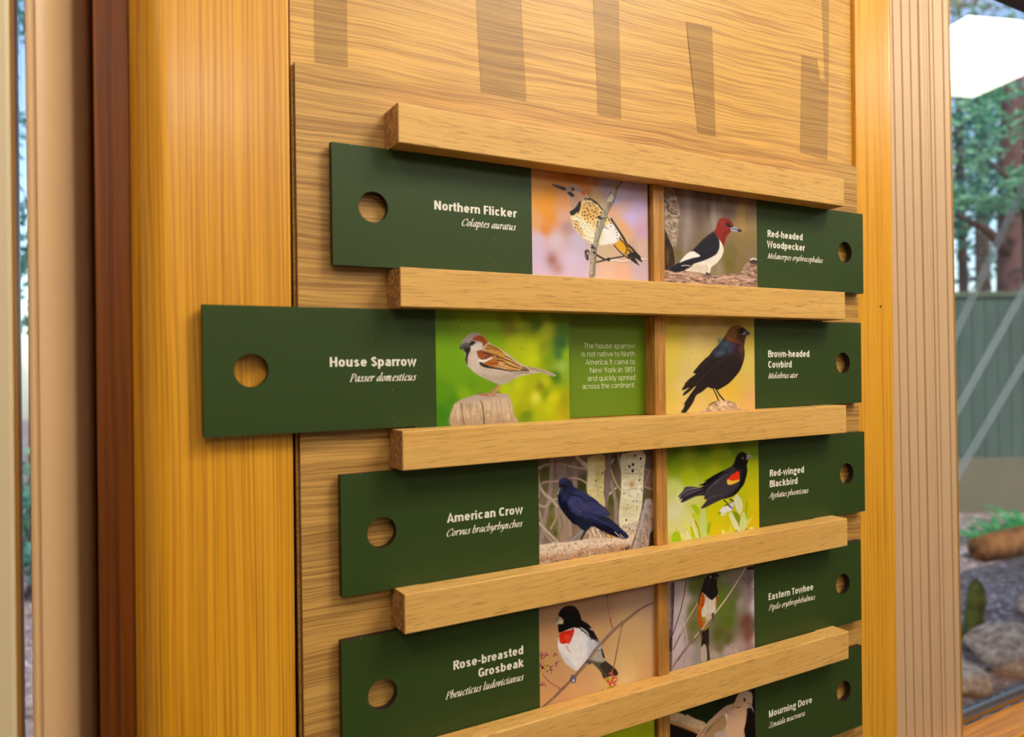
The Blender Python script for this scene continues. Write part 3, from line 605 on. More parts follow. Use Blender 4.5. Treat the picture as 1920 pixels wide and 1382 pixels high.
'sparrow':'''G 1894,409,6b8a10 1891,225,73a018 2010,2,6fa014 1925,-220,5b8f18 1898,-404,3f7a1c 1989,-296,4c8418 2183,415,82a013 2396,342,8aab12 2438,227,88b010 2310,394,86a812 2538,398,7a8a10 2573,360,8d8a18 2710,464,6f8410 2664,408,9ab015 2847,372,5d7a1c 2959,326,b5c52a 2892,285,aebf20 3085,456,6d8a20 3132,352,5a8228 3110,206,3d6b30 3080,109,47762c 3177,101,8fae20 2983,53,7d9a1c 2798,189,b9c412 2661,228,b5c010 2589,212,a6b812 2796,71,bcc80e 2938,166,8a9a18 3078,-12,8aa838 3126,-4,9ab84c 3184,-54,8aa82a 3048,-92,4f7a1c 2933,-138,b8bf10 2793,-166,a8b410 2886,-185,8f8a18 2655,-163,bcc40c 2745,-244,a9b010 2828,-278,d0d040 2609,-279,b4b80c 2698,-361,a0a810 2932,-250,7f9a14 3026,-293,c4c40a 2977,-371,b8c010 3120,-417,a8a018 3151,-337,9a9a18 2724,-440,6f8a14 2881,-471,a4b014 3071,-488,b0b010 2389,-157,6a9a12 2301,-216,6f9a14 2175,-152,66961a 2115,-225,7fa818 2566,-122,a0b810 2520,-199,b0c010
B 2875,380,47,32,4a7028,0.6
B 3081,214,87,89,3a6a34,0.5
B 2555,360,54,39,8a8018,0.6
B 2949,317,57,40,c4d040,0.6
B 2589,212,50,47,b8c418,0.5
B 2876,-176,38,24,90801c,0.6
B 3139,-442,39,41,a8901c,0.5
B 3058,-84,39,40,4a7020,0.6
B 3117,-4,49,32,a4c060,0.5
B 2828,-278,47,32,dcdc58,0.5
B 2733,-441,55,31,68881c,0.5
B 2997,-300,48,48,d0cc08,0.5
B 2485,405,27,46,78901a,0.5
P bfa88c noise=0.16;nx=0.5;ny=2.4 2007,-315 2047,-291 2123,-263 2190,-247 2267,-238 2388,-237 2484,-240 2546,-246 2559,-285 2581,-348 2597,-427 2596,-513 2007,-509
P 9c8268 soft=32.4;alpha=0.6 2008,-409 2145,-445 2298,-437 2384,-464 2597,-466 2596,-513 2007,-509
P cdb69c soft=32.9;alpha=0.7 2318,-293 2528,-276 2571,-379 2385,-402
P b4a292 soft=3.2 2012,-310 2047,-291 2123,-263 2216,-242 2318,-241 2475,-240 2542,-246 2548,-271 2466,-271 2387,-278 2266,-291 2130,-299
S 2e2418 - 7.1 7.1 2076,-310 2083,-367 2091,-420 2104,-503
S 2e2418 - 7.3 10.5 2266,-295 2283,-337 2289,-383 2296,-444 2297,-505
S 7c664e - 4.0 3.2 2156,-302 2161,-363 2172,-416
S 84705a - 4.1 3.3 2371,-287 2377,-356 2360,-440
S 7c664e - 4.1 4.1 2418,-282 2430,-358 2447,-497
S 7c664e - 4.1 4.1 2455,-282 2473,-375 2494,-500
S 84705a - 3.3 3.3 2537,-285 2558,-379 2577,-481
S 8a6a4a - 4.9 3.3 2316,-407 2342,-385 2376,-433 2420,-450
S 8a6f54 - 4.8 3.2 2153,-445 2196,-425 2264,-420
S d8c6ae soft=4.1 8.1 4.9 2335,-301 2343,-347 2334,-377
S d8c6ae soft=6.3 11.0 7.9 2038,-320 2046,-388 2045,-448
B 2446,-436,53,31,a08468,0.5
S b87a5e - 19.6 11.4 2455,-154 2406,-196 2344,-232 2267,-233
S c98a70 - 14.8 14.8 2450,-174 2410,-219 2379,-249
S a87058 - 12.2 9.8 2233,-232 2301,-242 2379,-252 2423,-228 2467,-228
S c08068 - 8.1 6.5 2267,-247 2335,-255 2387,-253
S 5a3a30 - 4.0 3.2 2224,-236 2267,-224 2301,-228
S 5a3a30 - 4.1 3.3 2423,-223 2449,-220 2468,-230
S 6a4434 - 3.3 3.3 2387,-252 2431,-250
S 8a5440 - 3.3 3.3 2423,-185 2379,-222 2336,-238
P c6b3a2 noise=0.07 2104,229 2139,271 2173,294 2215,300 2266,291 2308,261 2342,227 2394,196 2472,158 2543,115 2614,64 2694,20 2758,0 2878,-25 2963,-50 3048,-80 3038,-92 2972,-79 2878,-53 2785,-67 2693,-78 2647,-96 2584,-107 2548,-137 2477,-151 2424,-142 2346,-110 2269,-78 2210,-46 2168,-8 2135,23 2123,68 2124,105 2112,158 2087,196
P ab9886 soft=16.5;alpha=0.7 2270,-47 2390,-80 2549,-67 2657,-54 2602,-107 2548,-137 2477,-151 2389,-126 2303,-90
P d8c8b8 soft=16;alpha=0.6 2170,105 2238,120 2253,14 2236,-32 2177,7
S 9a8672 soft=0.8 2.5 1.6 2339,-33 2408,-73 2459,-120
S 9a8672 - 2.5 1.6 2408,-34 2478,-74 2513,-121
S 9a8672 - 2.5 1.7 2478,-43 2531,-75 2548,-114
S a08c7a - 2.4 1.6 2270,-2 2321,-48 2372,-95
S 8f7a66 - 5.0 2.5 2549,-44 2621,-57 2702,-62
S 6e5644 - 8.5 4.2 2657,-61 2712,-56 2794,-62
S a6927e - 3.2 2.4 2203,60 2219,6 2236,-32
S b3a08e - 3.2 2.4 2161,75 2177,30 2194,-1
P a89a94 soft=3.2;noise=0.06 2096,211 2113,248 2156,282 2215,300 2262,291 2223,268 2189,245 2163,218 2121,217
P a24c22 soft=3.2;noise=0.12 2204,262 2257,281 2300,266 2342,223 2318,196 2288,182 2292,211 2261,225 2218,232 2197,245
S b8683a soft=3.2 8.1 4.1 2274,280 2317,250 2347,219
P dacdc2 soft=6.4 2175,173 2222,207 2273,211 2292,188 2272,154 2221,147 2179,151
P 2c2422 soft=2.4 2114,217 2163,212 2182,232 2214,241 2227,225 2203,196 2175,187 2137,196
D 3a2a22 2193,219,14.4
D 140f0e 2193,219,10.4
D cfc4bc 2190,223,2.4
S d8d0c8 - 7.2 4.0 2205,230 2227,232
P 5c5456 - 2064,167 2079,196 2113,214 2154,202 2173,179 2137,164 2095,154 2069,158
S 8a8082 soft=2.4 7.1 4.0 2083,190 2117,205 2146,196
S 2a2424 - 4.0 4.0 2069,164 2112,175 2162,179
P 2a211f soft=2.4;noise=0.1 2108,164 2171,177 2170,143 2149,98 2142,26 2131,30 2119,83 2128,120 2113,143
S 8a7c72 - 3.2 2.4 2140,75 2135,45
S cdbfb2 - 4.8 2.4 2119,105 2127,83
P c48c42 noise=0.12 2307,166 2351,204 2411,189 2481,150 2525,104 2569,72 2622,41 2685,1 2657,-30 2567,-33 2479,-4 2348,5 2305,-2 2262,29 2297,44 2392,81 2341,135
P 964c26 soft=2.4;noise=0.14 2234,143 2272,150 2341,135 2401,104 2383,74 2306,70 2254,82
P a65a28 soft=6.5;alpha=0.85 2305,44 2383,74 2444,58 2462,27 2391,4 2339,5
S 33241c - 7.4 4.9 2342,190 2394,185 2446,158 2476,131
S 33241c - 6.5 4.1 2324,166 2385,164 2428,143
S 3a281e - 11.4 6.5 2306,127 2358,116 2410,108 2449,98
S 3a281e - 8.1 4.9 2354,104 2306,74 2271,73
S 33241c - 13.2 6.6 2432,89 2480,81 2520,66
S 33241c - 11.6 6.6 2436,62 2480,56 2510,42
S 4a3222 - 5.7 4.1 2357,32 2409,35 2453,42
S 2e2622 - 27.5 24.3 2271,36 2296,17 2339,4
S 3d2d24 - 18.2 8.3 2339,1 2443,-13 2549,-32 2694,-40
S 33241c - 8.3 5.0 2516,96 2569,76 2622,41
S 3a2a20 - 10.0 6.7 2524,65 2595,41 2667,1
S 3a2a20 - 10.0 6.7 2506,34 2586,2 2658,-16
S 33241c - 5.8 4.1 2394,173 2455,150 2472,135
S e4c79a - 5.0 3.3 2524,76 2586,53 2640,29
S dcb878 - 8.3 5.0 2461,19 2541,3 2621,-22 2666,-26
S e0c494 - 4.2 3.4 2533,42 2613,13 2676,-11
S e4c79a - 4.1 2.5 2444,42 2479,34 2524,42
S d8a860 soft=1.6 6.6 4.1 2385,196 2437,173 2472,150
S e6d2b0 - 4.1 2.5 2453,27 2471,34 2515,26
S eae0d4 soft=1.6 21.1 13.0 2261,58 2305,53 2349,69 2384,83
D 964c26 2293,70,5.7 2323,74,4.9 2353,85,4.9
P 6b4c3a soft=1.7 2666,-26 2712,1 2758,-24 2769,-41 2712,-43
S c8a888 - 4.2 3.4 2685,-19 2731,-11 2760,-30
S 4a3428 - 4.2 3.4 2694,1 2712,-23 2703,-35
S 8f7a66 - 7.8 4.3 2758,-8 2878,-37 2953,-62 3040,-88
S 6e5a48 - 4.3 2.6 2776,-24 2897,-48 3029,-88
S a8947e - 4.3 2.6 2749,0 2878,-25 3010,-67
D 2a3a12 2063,351,6.3 2479,332,4.1 2690,163,5.1 1969,266,3.1 2794,223,2.6 2909,150,2.6 3007,376,2.6''',
'cowbird':'''G 224,475,b39a30 223,370,d2b848 170,145,ddc050 186,-79,d8be55 163,-303,d9be58 475,465,c0a468 627,375,cbb06a 523,259,d8bd72 469,68,dcc070 365,-82,d8bf78 313,-232,dcc078 786,455,c4a468 1001,474,b09a50 1333,424,c0ab50 1330,223,c8b050 1269,-17,d8c060 1360,22,d8b868 1267,-177,dcb860 1099,-253,dcb650 989,-290,e0b84a 1321,-339,dcae70 1263,-458,dcb068 669,-319,dab860 564,-392,dcbc70 826,-402,dfb850 360,-446,d8bc70 889,222,c8b060
P cbab8a noise=0.3;nx=1.4;ny=1 552,-499 604,-471 656,-450 688,-420 752,-391 816,-374 880,-369 966,-379 1020,-401 1085,-419 1107,-460 1162,-493 1163,-529 835,-527 552,-515
S 3a2a20 - 10.8 6.3 678,-424 731,-398 794,-385
S 4a382c - 6.3 4.5 773,-400 793,-432 761,-477
S 4a382c - 7.5 4.7 1031,-405 1074,-442 1084,-490
S 4a382c - 7.2 4.5 646,-457 656,-496
S 5a4636 - 7.4 4.6 966,-391 1020,-409
S 5a4636 - 5.6 4.6 986,-494 1030,-449 1020,-417
S e8d2b8 soft=7.3 16.5 11.0 836,-426 879,-412 933,-421
S e0c8ac soft=5.4 12.6 7.2 688,-466 730,-437
S 3a2a20 - 9.4 7.5 1106,-483 1162,-493
S 6a5240 - 5.5 3.6 835,-496 814,-448
B 1052,-457,33,24,9a7050,0.5
S 3c2e28 - 14.5 18.1 743,-251 779,-307 816,-374
S 4a3a32 - 18.2 20.1 780,-252 832,-316 896,-377
S 8a7a6c - 3.6 2.7 775,-260 816,-316 853,-364
P 2a211f noise=0.1 928,316 868,253 803,198 739,152 686,98 644,75 570,22 508,-31 466,-69 471,-84 497,-92 415,-136 354,-181 343,-203 313,-232 312,-255 337,-252 408,-231 337,-275 319,-314 402,-277 485,-222 493,-226 443,-274 381,-340 325,-403 345,-401 314,-452 289,-479 354,-487 400,-447 462,-381 504,-314 586,-278 665,-234 712,-247 775,-252 812,-265 882,-240 969,-202 1057,-141 1135,-71 1180,0 1209,79 1211,159 1200,207 1173,271 1064,317
B 847,253,43,39,46506e,0.75
B 943,222,65,39,52687c,0.75
B 888,183,65,31,3c5062,0.7
B 855,128,75,28,56667c,0.7
B 996,167,44,47,464a66,0.75
B 1046,207,44,32,5a3862,0.75
B 1161,167,40,48,6e443a,0.75
B 1171,103,33,48,54352c,0.6
B 1083,128,55,48,3c2c34,0.5
B 802,113,43,31,4c5a6e,0.6
S 17110f - 6.3 4.5 930,81 779,-4 631,-94 495,-211
S 5c4c44 - 3.6 2.7 919,73 768,-11 625,-102 505,-199
S 4a3c36 - 4.5 2.7 664,67 632,13 590,-25
S 15100e - 5.5 3.6 952,128 865,81 780,51 674,-10
S 15100e - 7.3 3.6 845,167 781,113 717,67
S 3c322e - 4.5 3.6 717,98 633,36 538,-39
S 3a302c - 3.6 2.7 674,-2 569,-86 414,-159
S 17110f - 4.4 3.6 643,67 539,-24 477,-77
S 40352f - 3.5 2.6 484,-237 402,-334 350,-408
S 3a302c - 3.5 2.7 631,-87 547,-154 444,-205
P 7a4a2a noise=0.12 928,308 966,364 1021,408 1087,422 1154,422 1203,398 1231,379 1232,335 1235,311 1218,255 1200,203 1150,221 1084,237 1019,244 965,252 930,273
P 3c221a soft=24.4;alpha=0.8 1108,334 1174,342 1235,315 1218,255 1200,203 1128,231 1085,286
P 8a5a34 soft=27.8;alpha=0.5 966,332 1032,380 1097,318 1063,262 976,269
S 3a2218 - 6.5 3.7 1014,301 1052,262 1118,246
S 9a6a40 - 3.7 2.8 976,277 1020,285 1063,266
S 9a6a40 - 3.8 2.8 1107,262 1151,239 1173,223
P 1d1614 soft=4.7 1109,383 1209,394 1228,371 1202,343 1163,338 1119,342
D 0c0a0a 1133,369,13.1
D a0a294 1132,370,4.7
P 4c4a54 sharp=1 1203,365 1229,389 1266,363 1306,337 1252,309 1235,315 1185,330
P b4b2bc soft=2.8 1188,331 1225,354 1232,343 1202,325
S 1c1a20 - 4.7 3.8 1208,343 1264,346 1306,337
D 9a8030 439,133,7.0 412,0,5.3 380,-83,4.4 359,168,3.5''',
'crow':'''G 1886,376,6a5a50 2081,360,8a766e 2281,386,857068 1905,333,5f5a2a 1929,4,77684a 2122,-182,957e6c 2075,-11,8e7668 2224,-111,8a7464 1976,-124,6f6a38 1878,-194,7c6c66 2330,214,4d4a28 2699,353,6a5a4c 2643,186,77675c 2694,52,5c5a2c 2692,-120,75644f 3131,364,58463e 3128,187,6f564a 3114,20,5a4a30 3131,-390,2c2418 2069,-465,857060 2370,-507,5c5230 2686,-508,5a4a3c 2426,-269,9a8a70
B 1915,365,48,49,44470e,0.9
B 2329,180,51,67,35380c,0.9
B 2672,11,48,60,4a4f12,0.9
B 1978,32,44,41,55591a,0.9
B 2023,-220,29,41,3c5212,0.9
B 2721,412,30,52,36381a,0.9
B 2660,-91,39,52,5a5a20,0.8
B 1986,-100,35,57,5f621c,0.8
B 1922,193,19,33,5a5a1c,0.8
B 2281,386,41,33,4a4420,0.7
B 2677,312,43,52,4a4a22,0.6
S 8c7a74 soft=7.2 86.0 81.5 2102,441 2110,316 2108,184
S 8f7c74 soft=5.5 51.5 51.5 2246,422 2250,305 2248,188
S 94807a soft=4.4 39.1 44.5 1994,457 1981,245 1950,84 1909,-75 1862,-298
S 9a8474 soft=9.1 118.0 136.1 2105,-15 2123,-166 2150,-319
S 85705f soft=9.2 55.0 64.2 2233,-145 2220,-319
S a99488 soft=2.7 25.3 21.7 1848,395 1935,421 2082,418 2231,377 2393,343
S b5a094 soft=2.7 26.7 24.9 1855,232 1912,153 1989,96 2046,25
S a8948a soft=2.7 23.1 21.4 1843,62 1910,39 1979,81 2047,99
S b09488 soft=2.7 19.9 18.1 1846,237 1914,263 2060,261 2199,276 2300,258 2386,209
S a08c80 soft=2.7 24.8 21.3 1843,13 1870,-71 1907,-198 1993,-298
S bca896 soft=1.8 21.4 19.6 1841,-100 1926,-184 2003,-259 2056,-311
S a08a7a soft=2.7 26.9 23.3 1975,-165 2035,-73 2031,10
S a48f84 soft=2.9 23.0 21.1 2705,413 2592,323
S b89a6a soft=1.9 19.3 17.4 2666,322 2718,197 2787,104
S c4b49c soft=1.9 21.1 17.3 2587,41 2663,94 2728,135
S 93807a soft=3.9 40.5 42.4 2664,201 2721,6 2723,-201
S 7c6c66 soft=4.8 53.5 47.8 2647,435 2632,187 2603,-16
S 9a8a82 soft=2.9 25.2 23.3 2760,444 2795,294
S 8f7068 soft=3 20.1 18.1 3079,296 3186,253
S 94776c soft=3 20.1 18.1 3070,120 3184,75
S 94796c soft=3 14.0 12.0 3140,248 3082,129
S c8b49c soft=2.8 37.1 42.7 2272,462 2343,406 2409,359
S ae9a8e soft=1.8 12.3 8.8 1847,338 1856,240 1846,127
S 55463e soft=1.8 7.2 5.4 2033,446 2022,357 2041,297
S 5c4a40 soft=1.8 7.3 5.5 2161,412 2169,311
S 6a564a soft=2.7 8.1 5.4 2075,-61 2103,-147 2072,-226
S b09a88 soft=3.7 14.6 9.1 2174,-88 2192,-191 2201,-275
P cdbd86 noise=0.12;nx=2;ny=0.7 2407,456 2588,458 2588,276 2580,106 2589,-32 2482,26 2385,125 2395,293
P dcd4ac soft=20.6;alpha=0.7 2410,443 2478,447 2464,202 2401,140 2395,293
P dfd7ba noise=0.1;nx=2;ny=0.8 2807,460 3081,458 3072,236 3051,-27 3021,-174 2995,-264 2768,-252 2787,86 2795,259
P cfc28c soft=49.1;alpha=0.5 2802,33 3000,-57 2987,-161 2800,-158
P c8b880 soft=29.6;alpha=0.4 2817,275 3061,264 3060,219 2816,231
B 2920,151,40,37,bd7c3c,0.85
B 2856,-77,44,17,a89850,0.6
B 2533,255,32,51,b0a060,0.5
D 3a322c 2895,330,13.7 2941,345,15.8 2935,284,16.8 3037,398,13.9 2968,431,11.9 2565,295,9.5 2490,221,8.5 2848,-191,10.8 3015,184,9.9 2939,-16,6.9 2978,-20,6.9 2825,74,7.8 2901,40,5.9 2547,160,5.7 2839,299,4.9 2867,-43,5.9 2515,129,5.7 3045,318,6.0
S 6a5a50 - 6.0 4.0 3044,252 3022,223 3026,196 3043,181
S 8a7c6c - 4.9 3.9 2795,268 2927,261 3061,244
S 9a8c78 - 3.9 3.0 2787,104 2913,105 3053,101
B 3019,69,34,26,efe8dc,0.8
D 4a4038 3042,89,9.0 3053,70,7.0 3002,48,6.0
P c9b9a4 noise=0.2 2749,-248 2809,-237 2989,-230 2968,-335 2929,-370 2862,-361
D 4a3a30 2886,-281,8.8 2929,-304,5.9 2842,-267,5.9
P bda68c noise=0.2 2374,-254 2416,-230 2458,-213 2541,-257 2593,-311 2561,-328 2414,-323
S 4a3a2a - 6.6 3.8 2416,-242 2456,-307
S 4a3a2a - 6.6 3.8 2468,-232 2519,-314
S 4a3a2a - 6.6 3.8 2520,-255 2572,-317
S efe4d4 - 8.5 4.7 2437,-224 2467,-300
S efe4d4 - 7.6 4.7 2494,-239 2545,-318
S d8a050 soft=3.8 21.1 13.4 2614,-318 2667,-320 2710,-338
S 3a3020 - 9.3 5.6 2395,-265 2384,-315
S 8e90a0 - 20.3 16.6 2318,-231 2272,-263 2190,-315
S 2a2c42 - 27.8 22.3 2375,-216 2338,-267 2302,-321
S 3a3c50 - 13.0 11.2 2302,-317 2353,-328 2394,-341
P d8c5b2 noise=0.12 1840,-305 1973,-304 2170,-317 2373,-317 2582,-331 2797,-349 2940,-347 2911,-433 2866,-515 2740,-502 2580,-476 2423,-464 2289,-487 2168,-471 2019,-468 1837,-478
P 97693f soft=40.9;alpha=0.85;noise=0.25 1838,-409 2020,-409 2189,-423 2331,-417 2476,-411 2634,-423 2861,-427 2866,-515 2740,-502 2580,-476 2423,-464 2289,-487 2168,-471 2019,-468 1837,-478
P 4a3220 soft=13.7;alpha=0.85 2828,-457 2894,-440 2865,-519 2794,-509
K 5a3826 1840,-592,2859,-336,260,4.4
K e8dccc 1840,-514,2860,-295,120,4.4
S 5a3c28 soft=5.6;alpha=0.7 13.0 7.4 2279,-478 2310,-415 2393,-392
S 5a3c28 soft=4.8;alpha=0.7 9.6 7.6 2570,-415 2613,-403 2666,-436
S c89060 - 20.2 11.0 2208,-472 2258,-496 2294,-507
D efdcc0 2284,-502,8.3
P 9c8c84 noise=0.3;nx=0.7;ny=2 3085,-8 3184,-40 3184,-308 3143,-365 3095,-523 2887,-526 2962,-352 3021,-165
S bcb0ac soft=8;alpha=0.8 21.9 13.9 3108,-33 3049,-204 2984,-372 2921,-513
S b0703a soft=7;alpha=0.8 14.1 8.0 3158,-127 3121,-265 3073,-436
S 4a3e38 soft=3 7.9 6.0 3085,-13 3021,-174 2962,-352 2893,-518
K 4a3c34 2966,-528,3163,-62,60,4.9
P d6cd96 soft=2.8 2390,-472 2464,-480 2457,-529 2383,-524
P dcd2a0 soft=2.8 2466,-480 2574,-482 2585,-527 2461,-527
S a89a60 - 5.6 3.8 2464,-482 2457,-528
S 9a9068 soft=5.3 19.6 14.3 1912,-509 2000,-488
S b8a8a4 soft=5.5 27.3 18.2 2098,-494 2208,-501
S c8b8b0 soft=5.8 15.4 11.6 2643,-511 2751,-508
P 242842 noise=0.12 2064,238 2079,269 2124,284 2169,274 2208,237 2238,189 2298,158 2380,108 2462,62 2524,9 2586,-40 2651,-107 2628,-126 2585,-117 2659,-160 2755,-240 2876,-350 2820,-375 2753,-351 2710,-334 2636,-303 2562,-260 2574,-289 2530,-248 2468,-210 2416,-209 2375,-233 2334,-224 2288,-185 2223,-152 2164,-96 2105,-23 2066,39 2052,107 2056,139 2069,204
P 111222 soft=9.2;alpha=0.9 2056,139 2107,118 2156,63 2175,-14 2244,-80 2335,-123 2417,-166 2416,-209 2375,-233 2334,-224 2288,-185 2223,-152 2164,-96 2105,-23 2066,39
P 1c2236 soft=9.3;alpha=0.9 2244,-96 2376,-145 2416,-200 2375,-233 2313,-217 2273,-175
P 15162a soft=3.8 2417,-158 2500,-184 2584,-220 2658,-246 2754,-309 2797,-358 2710,-334 2636,-303 2562,-260 2574,-289 2530,-248 2468,-210
P 373c66 soft=2.8 2161,63 2196,101 2257,107 2338,78 2430,44 2503,11 2576,-39 2651,-107 2585,-126 2480,-93 2377,-60 2326,-55 2305,-90 2244,-59 2195,-7
B 2357,-8,82,34,54486c,0.7
B 2543,-78,63,26,4a4268,0.7
B 2216,57,36,30,46507c,0.6
P 2c3155 soft=2.8 2197,105 2247,121 2339,129 2462,54 2524,9 2430,44 2379,39 2318,79 2247,104
S 0f1020 - 8.4 4.6 2217,111 2277,101 2323,76 2378,36 2441,43 2513,6
S 181a34 - 5.5 3.7 2206,66 2276,1 2336,-48
S 181a34 - 4.6 3.7 2256,70 2317,5 2367,-42
S 181a34 - 4.7 3.7 2307,56 2368,0 2408,-47
S 181a34 - 4.7 3.7 2358,34 2419,-14 2460,-52
S 181a34 - 4.7 3.8 2420,20 2481,-38 2502,-48
S 181a34 - 5.7 3.8 2471,-3 2544,-61 2638,-114
S 5a608c - 3.7 2.8 2196,59 2265,-15 2316,-62
S 5a608c - 3.7 2.8 2277,76 2337,20 2388,-36
S 5a5a86 - 3.7 2.8 2378,15 2439,-42
S 5a608c - 4.7 2.8 2482,-4 2565,-64 2644,-111
S 4a5080 - 3.7 2.8 2258,141 2338,95 2399,56
S 4a5080 - 3.7 2.8 2318,131 2400,81 2472,40
S 5a5a88 - 3.8 2.8 2440,1 2502,-48
P 30365e soft=3.7 2320,-71 2357,-58 2439,-93 2521,-144 2479,-165 2417,-133 2356,-109
S 262c50 - 32.4 21.0 2417,-124 2542,-172 2669,-230 2754,-283
S 14162a - 5.7 4.7 2376,-103 2500,-167 2637,-235 2722,-288
S 4a5284 - 3.8 2.9 2397,-105 2500,-146 2626,-203 2754,-274
S 1c2040 - 19.4 13.6 2648,-201 2754,-266 2862,-348
S 3c4270 - 3.9 2.9 2616,-172 2722,-236 2841,-333
S e8e0d8 - 5.8 2.9 2709,-291 2753,-331 2797,-362
S e8e0d8 - 4.9 2.9 2770,-320 2829,-372
S 101122 - 9.6 6.7 2584,-220 2668,-273 2743,-334
B 2124,261,50,22,3e4474,0.8
B 2126,99,30,33,2e3664,0.7
B 2207,166,50,30,262c54,0.7
B 2278,135,51,17,3c426e,0.6
P 0f0f1a soft=5.4 2067,217 2108,217 2153,209 2168,195 2128,182 2088,194
D 08080e 2146,200,9.1
D 6a7090 2150,203,2.7
P 2a2c38 soft=2.7 2048,132 2062,180 2086,209 2118,195 2116,175 2088,153 2063,130
S a8b0c4 soft=1.8 9.9 6.3 2054,138 2066,171 2080,195
S 60667a - 4.5 2.7 2078,154 2108,180''',
'blackbird':'''G 116,441,5f7a10 551,436,5a7810 1012,448,5f7a12 1313,411,6f8a18 167,284,8aa50c 549,295,8fa80c 892,312,8aa010 327,165,a6b818 660,203,a6b010 131,44,c8cc70 215,-45,d6d49c 160,-161,d8d6a8 320,-260,d4d48c 137,-321,d2d288 377,-102,c9cc70 540,-285,c9c830 676,-259,ccc410 708,-430,ccbe10 999,-380,c8bc14 1284,152,aab020 1269,-20,c4b81c 1279,-195,d0bc14 1300,-414,ccb418 1123,-50,b8b818 769,-185,c4c41c 81,-459,c8c060 830,20,b4b818
P 9ac010 soft=7.4 110,-512 109,-398 168,-365 221,-404 256,-531
P d6daa8 soft=5.7 280,-419 318,-383 415,-502 425,-544 316,-530
P e0dc90 soft=7.5;alpha=0.7 210,-386 274,-419 305,-521 251,-514
P bccf78 soft=4.8 485,-246 520,-167 564,-180 574,-289 594,-441 570,-538 492,-528 483,-362
P a6c00c soft=3.8 366,-118 432,-120 486,-180 452,-242 403,-171
P c0d030 soft=4.8 375,-209 430,-207 463,-260 407,-270
P d2daa4 soft=3.8 380,-275 407,-320 460,-442 476,-501 415,-469
P dce060 soft=4.7 297,-340 319,-310 361,-413
P b2c41c soft=4.7 352,-330 395,-376 426,-470 372,-447
P 98b01c soft=4.8 588,-457 584,-382 641,-313 628,-412
P d8d890 soft=3.9 593,-491 622,-453 638,-505
P e2e058 soft=7.5;alpha=0.7 255,-294 309,-284 319,-359
S c8d060 soft=2.8 13.2 7.6 308,-349 350,-428 404,-509
S 7a7a20 - 8.6 12.4 416,-280 461,-367 484,-445 483,-527
S a89030 - 3.8 2.9 429,-289 472,-377
D c8a040 466,-384,6.7
P 7a8f20 soft=3 960,-239 1036,-273 1077,-346 1064,-430 1035,-384 1005,-346
P cfd6a8 soft=3 901,-266 942,-262 1011,-347 1058,-429 1074,-508 998,-448 940,-364
P c2ce88 soft=3 1071,-354 1120,-273 1173,-356 1165,-442 1104,-512 1063,-447
P d2d3ac soft=3 979,-113 1010,-82 1039,-78 1098,-142 1111,-229 1072,-289 1019,-241
S aab080 alpha=0.7 4.0 3.0 1045,-94 1056,-172 1070,-276
P 9ab010 soft=4.1 1144,-241 1170,-149 1194,-186 1180,-271 1169,-356
P c8cc58 soft=4.1 1179,-379 1277,-316 1233,-372 1178,-430
P b4c030 soft=5.1 1173,-339 1235,-233 1222,-293 1185,-366
P dadab4 soft=3.1 1162,-511 1226,-453 1275,-463 1264,-506 1188,-522
P 5f8a10 soft=3.1 1102,-512 1153,-458 1177,-469 1158,-514
P 6a8a18 soft=4 973,-517 1010,-449 1068,-508
P dad698 soft=4 796,-517 805,-425 868,-492 862,-525
P c8cc58 soft=4 903,-504 916,-396 951,-434 959,-503
P d8c820 soft=4 868,-492 881,-442 915,-463 897,-512
P d0dc90 soft=4 985,-489 1033,-469 1092,-519
P 7a9a18 soft=3 731,-254 779,-228 796,-259
P d8e0a0 soft=4;alpha=0.8 773,-269 802,-243 872,-255 836,-281
P e0dcdc soft=3 774,-219 815,-189 931,-180 972,-214 942,-237 884,-245 802,-245
P d4d0cc soft=3 908,-157 979,-155 978,-189 931,-193
S 2e2628 - 14.9 11.9 833,-115 885,-154 914,-191 964,-215
S 2e2628 - 12.9 8.9 885,-171 844,-174
S 332a2c - 18.0 14.0 921,-117 973,-136
S 3a3034 - 9.0 7.0 967,-146 908,-157
S 3a3034 - 9.0 6.0 885,-163 943,-186
S c8c840 soft=3 11.9 8.0 874,-128 909,-123
S 6a5a40 - 5.0 4.0 948,-220 956,-238
P 2a252a noise=0.1 1184,346 1142,371 1094,377 1046,356 1016,320 991,270 950,239 867,212 821,199 705,166 614,132 552,112 593,113 535,89 479,72 546,67 479,51 369,71 293,72 260,40 189,-18 232,-18 205,-50 250,-45 226,-75 269,-79 367,-52 455,-36 555,-42 549,-74 590,-87 531,-139 503,-167 565,-165 678,-135 804,-106 862,-103 944,-92 1028,-58 1088,-12 1137,35 1174,118 1187,178 1178,230 1203,289 1177,299
P 3b353c soft=5.9 773,118 890,168 1008,175 1066,110 1065,33 981,-28 840,-82 701,-127 565,-163 506,-165 594,-87 553,-71 590,9 681,76
P 3a343c soft=10;alpha=0.8 950,235 867,210 821,194 960,179 1032,199
P 141114 soft=10.1;alpha=0.85 1176,248 1187,178 1174,118 1137,35 1088,-12 1028,-58 944,-92 1004,-30 1065,33 1090,108 1127,182
P 151115 soft=2.9 821,199 705,166 614,132 552,112 593,113 535,89 479,72 568,69 682,101 797,158
S 857d86 - 4.9 2.9 796,125 681,67 595,9 566,-39
S 6a626c - 4.9 3.9 890,159 796,125 704,65
S 5c545e - 4.0 3.0 982,41 887,-19 771,-58
S 544c55 - 3.9 2.9 841,19 725,-37 611,-76
S 6a626c - 3.9 2.9 594,-87 679,-66 817,-54
S 1a161a - 4.9 4.0 958,26 840,-48 656,-106
S 4c444e - 3.9 2.9 761,60 680,1 611,-43
P 4c444e soft=4.7 293,72 369,71 479,51 434,15 205,-22 260,40
